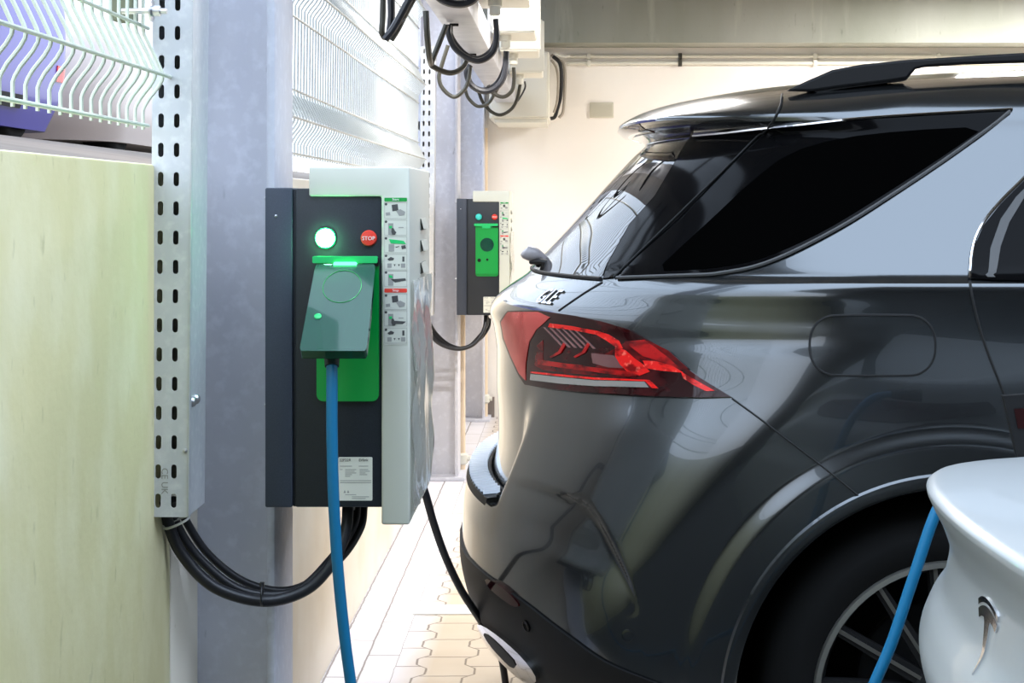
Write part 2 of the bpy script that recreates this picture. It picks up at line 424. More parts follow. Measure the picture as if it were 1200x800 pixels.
tray(DY, 'galvanised slotted cable tray on the far column, left of far charger', 2.2)

# ------------------------------------------------------------------ mesh fences
def fence(y0, y1, zt, label, m, tip=True, brk=None, r=.0030):
    X0 = -.722
    t = thing('mesh_fence', label, 'fence', (X0, (y0+y1)/2, 1.45), 'welded mesh fence panels on the low wall')
    Vs = [1.60, 1.96, 2.32]
    def prof(z_hi):
        p = [(0, 1.508), (0, 1.54)]
        for vz in Vs:
            if vz+.09 > z_hi: break
            p += [(.003, vz-.052), (.010, vz-.040), (.026, vz-.020), (.033, vz-.008), (.034, vz), (.031, vz+.010), (.022, vz+.030), (.008, vz+.058), (.002, vz+.070), (0, vz+.082)]
        p.append((0, z_hi)); return p
    pr = prof(zt)
    mb = MB(); n = int((y1-y0)/.05)
    for k in range(n+1):
        y = y1-.012-k*.05
        mb.tube([(X0+dx, y, z) for dx, z in pr], r, 6)
    mb.build('vertical_wires', m, t)
    for z, dx in [(1.515,.006),(1.60,.040),(1.682,.006),(1.875,.006),(1.96,.040),(2.042,.006),(2.235,.006),(2.32,.040),(2.40,.006)]:
        if z < zt:
            mb = MB(); e = .035 if (tip and dx > .01) else .0
            mb.tube([(X0+dx, y0, z), (X0+dx, y1+e, z)], r*1.15, 8); mb.build('horizontal_wire', m, t)
    yk = 2.80 if brk is None else brk
    return t
f1 = fence(1.2, 2.775, 2.7, 'near mesh fence panel of bent wires, left of the slotted cable tray', M['fence'])
fb = MB().bbox(-.768, -.732, 2.73, 2.775, 1.69, 2.6, .004); fb.build('post', M['post'], f1)
Mx = Matrix.Translation(at(164, 13, 2.70)+Vector((.018,0,0))) @ Matrix.Rotation(PI/2, 4, 'Y')
MB().lathe([(.018,0),(.018,.003),(.009,.004),(.009,.016),(0,.017)], Mx, 18).tube([at(164,13,2.70)+Vector((-.03,0,0)), at(164,13,2.70)+Vector((.045,0,0))], .005).build('clamp_bolt', M['steel'], f1)
fence(3.26, 7.86, 2.7, 'long white mesh fence panel running between the two chargers', M['fence2'], tip=False)
fence(8.36, 10.30, 2.7, 'farthest mesh fence panel beyond the far charging station', M['fence2'], tip=False)

# ------------------------------------------------------------------ charging stations
def charger(dy, label, opened):
    Y0, Y1 = 2.92+dy, 3.34+dy
    t = thing('charging_station', label, 'charging station', (-.44, 3.13+dy, .80), 'wall charging stations')
    q = lambda px, py: ((px-664)/650.7, CAMZ-(py-240)/650.7)
    P = lambda px, py, d=0.: Vector((q(px,py)[0], Y0-d, q(px,py)[1]))
    xB, xG, xS, xC, xF = q(310,0)[0], q(342,0)[0], q(345.5,0)[0], q(447,0)[0], q(480,0)[0]
    zt, zb, zct, zcb = q(0,220)[1], q(0,595)[1], q(0,195)[1], q(0,615)[1]
    MB().bbox(xB, xG, Y0+.004, Y1-.004, zb, zt, .003).build('back_box', M['slate'] , t)
    MB().bbox(xG-.001, xC+.004, Y0+.012, Y1-.012, zb, zt-.002, .003).bbox(xS, xC+.006, Y0+.006, Y1-.006, zb, zt-.001, .003).build('side_panel', M['anthracite'], t)
    # wrap-over front cover: front strip + top hood, on both sides
    xT = q(362,0)[0]; zh = q(0,230)[1]
    mb = MB(); bm = bmesh.new()
    Lp = [(xC,zcb),(xF,zcb),(xF,zct),(xT,zct),(xT,zh),(xC,zh)]
    fa = [bm.verts.new((x,Y0,z)) for x,z in Lp]; fb_ = [bm.verts.new((x,Y1,z)) for x,z in Lp]
    bm.faces.new(fa); bm.faces.new(fb_[::-1])
    for i in range(6): bm.faces.new((fa[i], fb_[i], fb_[(i+1)%6], fa[(i+1)%6]))
    bmesh.ops.recalc_face_normals(bm, faces=bm.faces[:])
    bmesh.ops.bevel(bm, geom=bm.edges[:], offset=.004, segments=3, profile=.5, affect='EDGES')
    mb.addbm(bm); mb.build('front_cover', M['cover'], t)
    # front face details (facing the driveway)
    for py in (264, 291, 319):
        z = q(0,py)[1]
        MB().prism([(Y0+.21,z-.012),(Y0+.33,z-.012),(Y0+.33,z+.010),(Y0+.21,z+.010)], lambda u,v,d: Vector((xF+d,u,v)), -.002, .0012).build('vent', M['slot_shade'], t)
        MB().prism([(Y0+.212,z-.010),(Y0+.325,z-.010),(Y0+.325,z+.010),(Y0+.212,z+.010)], lambda u,v,d: Vector((xF+d+.0015+(.01-(v-z))*.25,u,v)), 0, .001).build('vent_hood', M['cover'], t)
    MB().box(xF, xF+.002, Y0+.24, Y0+.262, q(0,412)[1], q(0,355)[1]).build('grip_slot', M['slot_shade'], t)
    # crumpled protective film
    mb = MB(); nu, nv = 22, 44; vs = []
    rnd = random.Random(3)
    ph = [(rnd.uniform(6,30), rnd.uniform(4,26), rnd.uniform(0,6), rnd.uniform(.0006,.0022)) for _ in range(9)]
    for j in range(nv+1):
        for i in range(nu+1):
            y = Y0+.012+(Y1-Y0-.02)*i/nu; z = zcb+.02+(q(0,330)[1]-zcb-.02)*j/nv
            d = sum(a*math.sin(k1*3*(y-dy)+k2*z*2+p) for k1,k2,p,a in ph)
            vs.append(Vector((xF+.0065+d*.9, y, z)))
    fs = [(j*(nu+1)+i, j*(nu+1)+i+1, (j+1)*(nu+1)+i+1, (j+1)*(nu+1)+i) for j in range(nv) for i in range(nu)]
    mb.add(vs, fs, True); mb.build('protective_film', M['film'], t)
    # mounting rods poking out at the back
    for py in (232, 479):
        p = P(310, py); MB().tube([(p.x-.011, Y0+.06, p.z), (p.x+.01, Y0+.06, p.z)], .0035, 8).build('mounting_rod', M['steel'], t)
    MB().lathe([(.0025,0),(.0025,.002),(0,.003)], Matrix.Translation((q(323,253)[0], Y0+.004, q(323,253)[1])) @ Matrix.Rotation(PI/2,4,'X'), 10).build('screw', M['steel'], t)
    MB().lathe([(.013,0),(.013,.016),(.010,.016),(.010,.022)], Matrix.Translation((q(402,0)[0], Y0+.09, zb+.002)) @ Matrix.Rotation(PI,4,'X'), 20).build('gland', M['print_lt'], t)
    D = .006
    fwd = Matrix.Rotation(PI/2, 4, 'X')
    def disc(name, px, py, prof, m, off=0., par=t, n=28):
        p = P(px, py); return MB().lathe(prof, Matrix.Translation((p.x, Y0+D-off, p.z)) @ fwd, n).build(name, m, par)
    disc('lamp_bezel', 381, 279, [(.019,0),(.019,.003),(.0165,.004),(.0165,.002)], M['green_hi'] if opened else M['anthracite'])
    disc('status_lamp', 381, 279, [(.0165,0),(.0162,.007),(.013,.0115),(.006,.014),(0,.0145)], M['lamp_green'] if opened else M['lamp_teal'])
    sb = disc('stop_button', 432, 279, [(.0145,0),(.0145,.004),(.0125,.007),(0,.0078)], M['red'])
    text('stop_text', 'STOP', .0098, M['white'], sb, P(432,279.3,-D+.0083), (1,0,0), (0,0,1))
    # socket plate
    pl = [q(*v) for v in rrect(371, 444, 303, 470, 8)]
    sp = MB(); sp.prism(pl, lambda u,v,d: Vector((u, Y0+D-d, v)), 0, .007); so = sp.build('socket_plate', M['green'], t)
    so_off = .007
    MB().prism([q(*v) for v in rrect(425, 444, 302, 312, 1)], lambda u,v,d: Vector((u,Y0+D-d,v)), .006, .012).build('hinge_block', M['blackmatte'], so)
    MB().prism([q(*v) for v in rrect(367, 443, 300, 308, 1.5)], lambda u,v,d: Vector((u,Y0+D-d,v)), .005, .016).build('hinge_bar', M['green_hi'], so)
    bar = [q(*v) for v in rrect(392, 419, 306.5, 315.5, 2)]
    MB().prism(bar, lambda u,v,d: Vector((u,Y0+D-d,v)), .006, .0205).build('indicator_bar', M['lamp_bar'] if opened else M['green_hi'], so)
    if opened:
        # socket ring
        disc('socket_ring', 401, 350, [(.034,0),(.034,.006),(.030,.006),(.030,.001),(0,.001)], M['blackmatte'], .007, so)
        # lid, tilted out: hinge at top, far edge towards the driveway
        A = Vector((q(371,309)[0], Y0-.012, q(0,309)[1])); B = Vector((q(441,309)[0], Y0-.012, q(0,309)[1]))
        Dn = at(430, 411, 2.745); Cn = at(350, 411, 2.745)
        if dy: Dn, Cn = Dn+Vector((0,dy,0)), Cn+Vector((0,dy,0))
        ex = (B-A).normalized(); ey = ((Cn+Dn)/2-(A+B)/2); ln = ey.length; ey.normalize(); en = ex.cross(ey).normalized()   # en points out/up or in
        if en.y > 0: en = -en
        bm = bmesh.new()
        wt, wb = (B-A).length/2, (Dn-Cn).length/2*.985; mid = (A+B)/2
        pts = []
        for (u, v) in rrect(-1, 1, 0, 1, .07, 4):
            pts.append((u, v))
        def L(u, v, d): return mid + ey*(v*ln) + ex*(u*(wt+(wb-wt)*v)) - en*d
        n = len(pts)
        mb = MB()
        vo = [L(u,v,0) for u,v in pts]; vr = [L(u,v,.019) for u,v in pts]
        vi = [L(u*.955,.02+v*.955,.003) for u,v in pts]; vir = [L(u*.955,.02+v*.955,.019) for u,v in pts]
        fs = [tuple(range(n))] + [(i,(i+1)%n,n+(i+1)%n,n+i) for i in range(n)] + [(n+i,n+(i+1)%n,3*n+(i+1)%n,3*n+i) for i in range(n)] + [(3*n+i,3*n+(i+1)%n,2*n+(i+1)%n,2*n+i) for i in range(n)] + [tuple(range(2*n,3*n))[::-1]]
        mb.add(vo+vr+vi+vir, fs); fl = mb.build('flap', M['flap'], t)
        ring = [L(.62*math.cos(a), .27+.19*math.sin(a), -.0006) for a in [2*PI*k/40 for k in range(40)]]
        MB().tube(ring, .0005, 6, closed=True).build('embossed_ring', M['green'], fl)
        ctr = L(-.62,.62,0); Mz = Matrix.Translation(ctr) @ Vector((0,0,1)).rotation_difference(en).to_matrix().to_4x4()
        MB().lathe([(.0065,-.001),(.0065,.0015),(.004,.003),(0,.003)], Mz, 18).build('lock_button', M['green_hi'], fl)
    else:
        pl = [q(*v) for v in rrect(372, 443, 316, 462, 5)]
        fl = MB().prism(pl, lambda u,v,d: Vector((u, Y0+D-d, v)), .006, .016).build('flap', M['green'], t)
        p = P(408,368); MB().lathe([(.034,0),(.034,.0012),(.0,.0014)], Matrix.Translation((p.x,Y0+D-.016,p.z)) @ fwd, 28).build('window_disc', M['flap'], fl)
        for px, py, r in ((383,418,.009),(409,416,.006)):
            p = P(px,py); MB().lathe([(r,0),(r,.0012),(r*.6,.0014)], Matrix.Translation((p.x,Y0+D-.016,p.z)) @ fwd, 20).build('lock_button', M['blackmatte'], fl)
    # instruction sticker
    def flat(mb, poly, d0, d1): mb.prism([q(*v) for v in poly], lambda u,v,d: Vector((u, Y0-d, v)), d0, d1)
    st = MB(); flat(st, rrect(449.5,478,230.5,404,1.5), -.001, .0006); st = st.build('instruction_sticker', M['cover'], t)
    g = MB(); flat(g, rrect(450.5,477,231.6,236,1), .0004, .0012); g = g.build('start_bar', M['green'], st)
    r_ = MB(); flat(r_, rrect(450.5,477,338,342.6,1), .0004, .0012); r_ = r_.build('stop_bar', M['red'], st)
    text('start_text', 'Start', .0062, M['white'], st, P(463.7,233.7,.0016), (1,0,0), (0,0,1))
    text('stop_text', 'Stop', .0062, M['white'], st, P(463.7,340.2,.0016), (1,0,0), (0,0,1))
    boxes = [(237,256),(257.5,275.7),(277,296),(297.5,316),(317,336),(344,362.5),(363.6,382),(384,402)]
    kinds = 'abcdeafd'
    for (y0, y1), k in zip(boxes, kinds):
        dk = MB(); lt = MB(); gn = MB()
        for (a, b2, e, f) in ((450.6,477,y0,y0+.35),(450.6,477,y1-.35,y1),(450.6,450.95,y0,y1),(476.65,477,y0,y1)):
            flat(lt, [(a,e),(b2,e),(b2,f),(a,f)], .0004, .0009)
        flat(dk, [(452.4+1.5*math.cos(a*PI/5), y0+2.2+1.5*math.sin(a*PI/5)) for a in range(10)], .0004, .001)
        h = y0
        if k == 'a':
            flat(dk, [(459,h+3),(466,h+2),(467,h+9.5),(460,h+10.5)], .0004, .001)
            flat(lt, [(464,h+10),(469,h+8),(475,h+11),(474,h+15),(468,h+16),(466,h+13)], .0004, .0011)
            flat(lt, [(452,h+12),(457,h+11.4),(457.5,h+15),(452.6,h+15.5)], .0004, .001)
        if k in 'bf':
            flat(lt, [(455,h+4),(461,h+4),(461,h+17.5),(455,h+17.5)], .0004, .001)
            flat(gn, [(456,h+7),(459.5,h+7),(459.5,h+10),(456,h+10)], .0004, .0013)
            flat(dk, [(459,h+10),(461,h+9.4),(463,h+13),(464.5,h+14.5),(463,h+17.5),(459.8,h+17.5),(458.6,h+14)], .0004, .0014)
            flat(lt, [(467,h+8.4),(473,h+8.4),(473,h+9.4),(467,h+9.4)], .0004, .001)
            if k == 'f': flat(dk, [(463,h+12),(476,h+13),(472,h+16),(461,h+16)], .0004, .001)
        if k == 'c':
            flat(gn, [(456,h+3),(473,h+5),(476,h+9),(458,h+8)], .0004, .0013)
            flat(lt, [(455.5,h+9),(462,h+9),(462,h+17.5),(455.5,h+17.5)], .0004, .001)
            flat(dk, [(464,h+12),(468,h+11),(468,h+12),(464,h+13)], .0004, .001)
            flat(dk, [(470,h+11),(475,h+10),(476,h+14),(471,h+15)], .0004, .001)
        if k == 'd':
            flat(dk, [(454,h+6),(458,h+3.4),(462,h+5),(461,h+7.4),(456,h+8)], .0004, .001)
            flat(dk, [(471.5,h+3),(474,h+3),(474,h+9),(471.5,h+9)], .0004, .001)
            flat(lt, [(454,h+11),(459,h+11),(459,h+16),(454,h+16)], .0004, .001)
            flat(lt, [(470,h+11),(475,h+11),(475,h+16),(470,h+16)], .0004, .001)
            for cx in (462.5, 467.5): flat(dk, [(cx-1.2,h+12),(cx+1.2,h+12),(cx,h+14.6)], .0004, .001)
        if k == 'e':
            flat(lt, [(455,h+4),(461,h+4),(461,h+17.5),(455,h+17.5)], .0004, .001)
            flat(gn, [(456,h+5),(460,h+6),(460,h+9),(456,h+8)], .0004, .0013)
            flat(dk, [(458,h+10),(475,h+9),(476,h+11.4),(463,h+14)], .0004, .001)
        dk.build('pictogram', M['print'], st); lt.build('pictogram_frame', M['print_lt'], st)
        if gn.v: gn.build('green_mark', M['green_hi'], st)
    # rating plate
    lb = MB(); flat(lb, rrect(396,436,536,587,1.5), -.008, -.0052); lb = lb.build('rating_label', M['label'], t)
    yk = .0048-.0002
    text('label_text', '22P22R', .0068, M['print'], lb, P(404,539.5,-.005), (1,0,0), (0,0,1), .0003, 'CENTER')
    text('label_text', 'EVlink', .0068, M['print'], lb, P(425.5,539.5,-.005), (1,0,0), (0,0,1), .0003, 'CENTER')
    ln_ = MB()
    for (a, b2, yy) in ((398,412,546.5),(420,431,546.5),(398,401,550.5),(404,417,550.5),(421,431,550.5),(404,415,552.5),(421,433,552.5),(404,417,554.5),(421,428,554.5),(404,412,556.5),(404,410,558.5),(421,430,556.5),(398,434.5,563.5),(398,434.5,565.8),(404,417,580),(412,432,582.5),(412,428,584.5)):
        flat(ln_, [(a,yy-.35),(b2,yy-.35),(b2,yy+.35),(a,yy+.35)], -.0054, -.0049)
    for cx in (403.5, 407.5): flat(ln_, [(cx-1.4,578),(cx,574.5),(cx+1.4,578)], -.0054, -.0049)
    ln_.build('label_lines', M['print_lt'], lb)
    return t
charger(0, 'near charging station with its lid open and green lamp lit', True)
charger(DY, 'far charging station with a closed green socket lid, behind the grey SUV', False)

# ------------------------------------------------------------------ power cables from tray to charger
def vpts(lst, Ys, dy=0.):
    n = len(lst)
    return [at(px, py, Ys[0]+(Ys[1]-Ys[0])*i/(n-1)) + Vector((0,dy,0)) for i, (px, py) in enumerate(lst)]
runs = [
    ([(190,585),(197,612),(214,650),(252,688),(310,704),(360,690),(392,655),(405,622),(408,592)], (2.835,2.99), .0105, 'lowest black supply cable'),
    ([(203,585),(206,612),(234,655),(284,692),(345,693),(388,655),(413,618),(418,592)], (2.85,3.07), .0085, 'middle black supply cable'),
    ([(212,585),(216,606),(245,650),(292,684),(345,690),(396,657),(422,620),(427,592)], (2.865,3.13), .0075, 'uppermost black supply cable'),
]
for dy, wh in ((0, 'looping from the near cable tray to the near charger'), (DY, 'looping from the far cable tray to the far charger')):
    for pts, Ys, r, nm in runs:
        o = MB().tube(smooth_path(vpts(pts, Ys, dy), 8), r, 10).build('supply_cable', M['cable'], loc=vpts(pts, Ys, dy)[4])
        tag(o, '%s %s' % (nm, wh), 'cable', 'supply cables under the chargers')
# cable ties on the near loop
def tie(name, label, ctr, axis, r, m, rw=.0022):
    ax = Vector(axis).normalized(); u = ax.orthogonal().normalized(); v = ax.cross(u)
    pts = [Vector(ctr)+u*math.cos(a)*r+v*math.sin(a)*r*1.0 for a in [2*PI*k/24 for k in range(24)]]
    mb = MB().tube(pts, rw, 6, closed=True)
    h = pts[3]; mb.bbox(h.x-.004, h.x+.004, h.y-.004, h.y+.004, h.z-.004, h.z+.004, .001)
    return tag(mb.build(name, m, loc=ctr), label, 'cable tie')
tie('cable_tie', 'white cable tie round the black cables just under the near cable tray', at(207,612,2.85), (.35,.1,-.9), .023, M['tie'])
tie('cable_tie', 'black cable tie round the lowest point of the near black cable loop', at(307,697,2.90), (1,.1,0), .019, M['cable'], .0018)

# ------------------------------------------------------------------ charging cable: near charger -> Tesla-side car
bp = [at(388,414,2.80), at(389,440,2.785), at(389,500,2.775), at(390.5,570,2.77), at(394,640,2.77), at(399,700,2.77), at(405,755,2.77), at(411,800,2.77), at(424,900,2.77), at(450,1020,2.76), at(485,1130,2.72), Vector((-.16,2.66,.014)), Vector((-.02,2.62,.012)), Vector((.10,2.56,.013)), Vector((.2,2.6,.03)), at(960,960,2.72), at(1000,858,2.75), at(1025,800,2.75), at(1046,750,2.75), at(1071,675,2.75), at(1098,598,2.75), at(1124,562,2.75), at(1152,549,2.73), at(1185,549,2.70)]
t = thing('charging_cable', 'blue charging cable plugged into the near charger and hanging to floor', 'charging cable', (-.39,2.78,1.1))
MB().tube(smooth_path(bp, 10), .0098, 14).build('jacket', M['blue_cable'], t)
MB().tube([at(388.5,398,2.83), at(388.5,412,2.805), at(389,420,2.795), at(389,429,2.788)], [.016,.014,.0135,.0125], 14).build('strain_relief', M['black'], t)
MB().tube([Vector((-.402,2.905,1.205)), at(392,372,2.87), at(389,400,2.828)], [.026,.026,.017], 18).build('plug', M['black'], t)
MB().tube([bp[-1], bp[-1]+Vector((.07,.0,.0))], [.014,.022], 14).build('vehicle_plug', M['black'], t)

# black cable sagging from the back of the near charger
kb = [Vector((-.40,3.345,1.06)), Vector((-.37,3.40,1.02)), at(486,540,3.44), at(499,580,3.46), at(508,612,3.50), at(522,652,3.56), at(541,692,3.65), at(564,728,3.78), at(586,765,3.95), Vector((-.12,4.15,.05)), Vector((.05,4.3,.012)), Vector((.4,4.4,.012))]
tag(MB().tube(smooth_path(kb, 8), .0088, 12).build('charging_cable', M['cable'], loc=kb[4]), 'black cable drooping from behind the near charger to the SUV bumper', 'charging cable')

# ------------------------------------------------------------------ generic car surface
def pchip(xs, ys, q):
    xs = np.array(xs, float); ys = np.array(ys, float); h = np.diff(xs); d = np.diff(ys)/h
    m = np.zeros_like(ys); m[0] = d[0]; m[-1] = d[-1]
    for i in range(1, len(xs)-1):
        if d[i-1]*d[i] > 0:
            w1 = 2*h[i]+h[i-1]; w2 = h[i]+2*h[i-1]; m[i] = (w1+w2)/(w1/d[i-1]+w2/d[i])
    k = np.clip(np.searchsorted(xs, q)-1, 0, len(xs)-2); t = (q-xs[k])/h[k]
    return (1+2*t)*(1-t)**2*ys[k] + t*(1-t)**2*h[k]*m[k] + t*t*(3-2*t)*ys[k+1] + t*t*(t-1)*h[k]*m[k+1]
def sstep(a, b, x):
    t = min(1, max(0, (x-a)/(b-a))); return t*t*(3-2*t)

class Car:
    def __init__(s, levels, world, arches=(), ra=.45, za=.37, flare=.0, disp=None, Lf=.7):
        zs = [l[0] for l in levels]; s.zg = np.linspace(zs[0], zs[-1], 3000)
        s.tab = [pchip(zs, [l[i] for l in levels], s.zg) for i in range(1, 6)]
        s.world = world; s.arches = arches; s.ra = ra; s.za = za; s.flare = flare; s.disp = disp; s.Lf = Lf
        s.z0, s.z1 = zs[0], zs[-1]
    def lev(s, z):
        i = (z-s.z0)/(s.z1-s.z0)*2999; i = min(2998.999, max(0, i)); k = int(i); f = i-k
        return [float(t[k]*(1-f)+t[k+1]*f) for t in s.tab]      # hw, xr, L, n, xf
    def arch_r(s, x, z, xa):
        return abs(x-xa) if z < s.za else math.hypot(x-xa, z-s.za)
    def loc(s, u, z, raw=False):
        hw, xr, L, n, xf = s.lev(z); sg = 1 if u >= 0 else -1; a = abs(u)
        if a <= 1:
            th = a*PI/2; y = hw*math.sin(th)**(2/n); x = xr+L*(1-math.cos(th)**(2/n))
        elif a <= 10: x = xr+L+(a-1); y = hw
        else:                                              # front arc, 10..11
            th = (a-10)*PI/2; Lf = min(s.Lf, .4*(xf-xr)); x = xf-Lf+Lf*math.sin(th); y = hw*math.cos(th)**.9 if a < 11 else 0
        y *= 1-.03*max(0, (1.6-x)/1.8)**2
        if s.flare:
            for xa in s.arches:
                r = s.arch_r(x, z, xa)
                if r < s.ra+.13 and y > .5:
                    y += s.flare*(1-sstep(s.ra+.070, s.ra+.112, r))
        if s.disp and not raw: x, y, z = s.disp(x, y, z, sg)
        return x, sg*y, z
    def S(s, u, z, raw=False): return s.world(*s.loc(u, z, raw))
    def Nrm(s, u, z):
        e = .002
        z = min(max(z, s.z0+e), s.z1-e)
        a = s.S(u+e, z)-s.S(u-e, z); b = s.S(u, z+e)-s.S(u, z-e)
        n = a.cross(b)
        n.normalize()
        p = s.S(u, z); cen = s.world(1.5, 0, min(z, 1.15))
        if n.dot(p-cen) < 0: n = -n
        return n
    def uz(s, x, y, z):
        hw, xr, L, n, xf = s.lev(z); y /= 1-.03*max(0, (1.6-x)/1.8)**2
        if x >= xr+L: return 1+(x-xr-L), z
        cc = max(0., 1-(x-xr)/L)**(n/2); ss = max(0., abs(y)/hw)**(n/2)
        return math.copysign(math.atan2(ss, cc)/(PI/2), y if y else 1), z
    def grid(s, us_side, nz, nr, extra_z=()):
        zs = sorted(set([round(v,5) for v in np.linspace(s.z0, s.z1, nz)] + list(extra_z)))
        rows = []
        for z in zs:
            hw, xr, L, n, xf = s.lev(z); Lf = min(s.Lf, .4*(xf-xr))
            half = [('u', i/nr) for i in range(nr+1)]
            tot = max(.05, xf-Lf-(xr+L))
            half += [('u', 1+min(tot, tot*v)) for v in us_side]
            half += [('u', 10+i/16) for i in range(1, 17)]
            rows.append((z, [h[1] for h in half]))
        return rows
    def mesh(s, rows, raw=False):
        V = []; m = len(rows[0][1])
        for z, us in rows:
            right = [s.loc(u, z, raw) for u in us]
            left = [s.loc(-u, z, raw) for u in us[-2:0:-1]]
            V += right + left
        per = 2*m-2
        Fc = [(j*per+i, j*per+(i+1)%per, (j+1)*per+(i+1)%per, (j+1)*per+i) for j in range(len(rows)-1) for i in range(per)]
        return V, Fc, per
    def body(s, rows, name, m, parent, smooth_top=True):
        V, Fc, per = s.mesh(rows)
        drop = [False]*len(V)
        for i, (x, y, z) in enumerate(V):
            for xa in s.arches:
                r = s.arch_r(x, z, xa)
                if r < s.ra+.008 and abs(y) > .45:
                    if r > s.ra-.008:
                        if z < s.za: V[i] = (xa+math.copysign(s.ra, x-xa), y, z)
                        else: V[i] = (xa+(x-xa)*s.ra/r, y, s.za+(z-s.za)*s.ra/r)
                    drop[i] = True
        Fk = [f for f in Fc if not all(drop[i] for i in f)]
        n = len(rows)
        top = list(range((n-1)*per, n*per))
        bot = list(range(per))
        mb = MB(); mb.add([s.world(*p) for p in V], Fk, True)
        mb.f.append(top); mb.sm.append(True); mb.f.append(bot[::-1]); mb.sm.append(False)
        return mb.build(name, m, parent)
    def bvh(s, rows):
        V, Fc, per = s.mesh(rows, True)
        s.tree = BVHTree.FromPolygons([s.world(*p) for p in V], Fc)
        s.inv = None
    def ray(s, px, py):
        d = Vector(((px-664)/F, 1, -(py-240)/F)).normalized()
        h = s.tree.ray_cast(Vector((0,0,CAMZ)), d)
        return h[0]
    def px2uz(s, pts, unworld):
        o = []
        for px, py in pts:
            h = s.ray(px, py)
            if h is None: print('MISS', px, py); continue
            o.append(s.uz(*unworld(h)))
        return o

def resample(poly, res, closed=True):
    o = []; n = len(poly)
    for i in range(n if closed else n-1):
        a = poly[i]; b = poly[(i+1) % n]; L = math.hypot(b[0]-a[0], b[1]-a[1]); k = max(1, int(math.ceil(L/res)))
        for j in range(k): o.append((a[0]+(b[0]-a[0])*j/k, a[1]+(b[1]-a[1])*j/k))
    if not closed: o.append(poly[-1])
    return o
def chaikin(poly, it=2, closed=True):
    for _ in range(it):
        o = []; n = len(poly)
        if not closed: o.append(poly[0])
        for i in range(n if closed else n-1):
            a = poly[i]; b = poly[(i+1) % n]
            o += [(a[0]*.75+b[0]*.25, a[1]*.75+b[1]*.25), (a[0]*.25+b[0]*.75, a[1]*.25+b[1]*.75)]
        if not closed: o.append(poly[-1])
        poly = o
    return poly
def inside(p, poly):
    x, y = p; r = False; n = len(poly); j = n-1
    for i in range(n):
        xi, yi = poly[i]; xj, yj = poly[j]
        if (yi > y) != (yj > y) and x < (xj-xi)*(y-yi)/(yj-yi)+xi: r = not r
        j = i
    return r
def pdist(p, poly, closed=True):
    best = 9e9; n = len(poly)
    for i in range(n if closed else n-1):
        a = poly[i]; b = poly[(i+1) % n]; dx, dy = b[0]-a[0], b[1]-a[1]; L2 = dx*dx+dy*dy
        t = 0 if L2 == 0 else max(0, min(1, ((p[0]-a[0])*dx+(p[1]-a[1])*dy)/L2))
        best = min(best, math.hypot(p[0]-a[0]-dx*t, p[1]-a[1]-dy*t))
    return best
def patch(car, name, poly, off, m, parent, res=.014, skirt=.005, offf=None):
    b = resample(poly, res)
    # drop coincident points
    b2 = [b[0]]
    for p in b[1:]:
        if math.hypot(p[0]-b2[-1][0], p[1]-b2[-1][1]) > 1e-4: b2.append(p)
    b = b2; n = len(b)
    xs = [p[0] for p in b]; ys = [p[1] for p in b]
    pts = [Vector(p) for p in b]
    y = min(ys)+res*.5; k = 0
    while y < max(ys):
        x = min(xs)+res*(.5 if k % 2 else 0)
        while x < max(xs):
            if inside((x, y), b) and pdist((x, y), b) > res*.45: pts.append(Vector((x, y)))
            x += res
        y += res*.87; k += 1
    v2, e2, f2, ov, oe, of = delaunay_2d_cdt(pts, [(i, (i+1) % n) for i in range(n)], [list(range(n))], 1, 1e-6)
    mb = MB(); P = []
    for v in v2:
        o = off if offf is None else off+offf(v.x, v.y)
        P.append(car.S(v.x, v.y)+car.Nrm(v.x, v.y)*o)
    mb.add(P, [list(f) for f in f2], True)
    vs = []; 
    for p in b:
        nn = car.Nrm(*p); s0 = car.S(*p); o = off if offf is None else off+offf(*p)
        vs += [s0+nn*o, s0+nn*(o-skirt)]
    mb.add(vs, [(2*i, 2*i+1, 2*((i+1) % n)+1, 2*((i+1) % n)) for i in range(n)], False)
    return mb.build(name, m, parent)
def seam(car, name, uzs, r, m, parent, off=0., closed=False):
    p = resample(uzs, .02, closed)
    return MB().tube([car.S(*q)+car.Nrm(*q)*off for q in p], r, 6, closed=closed).build(name, m, parent)

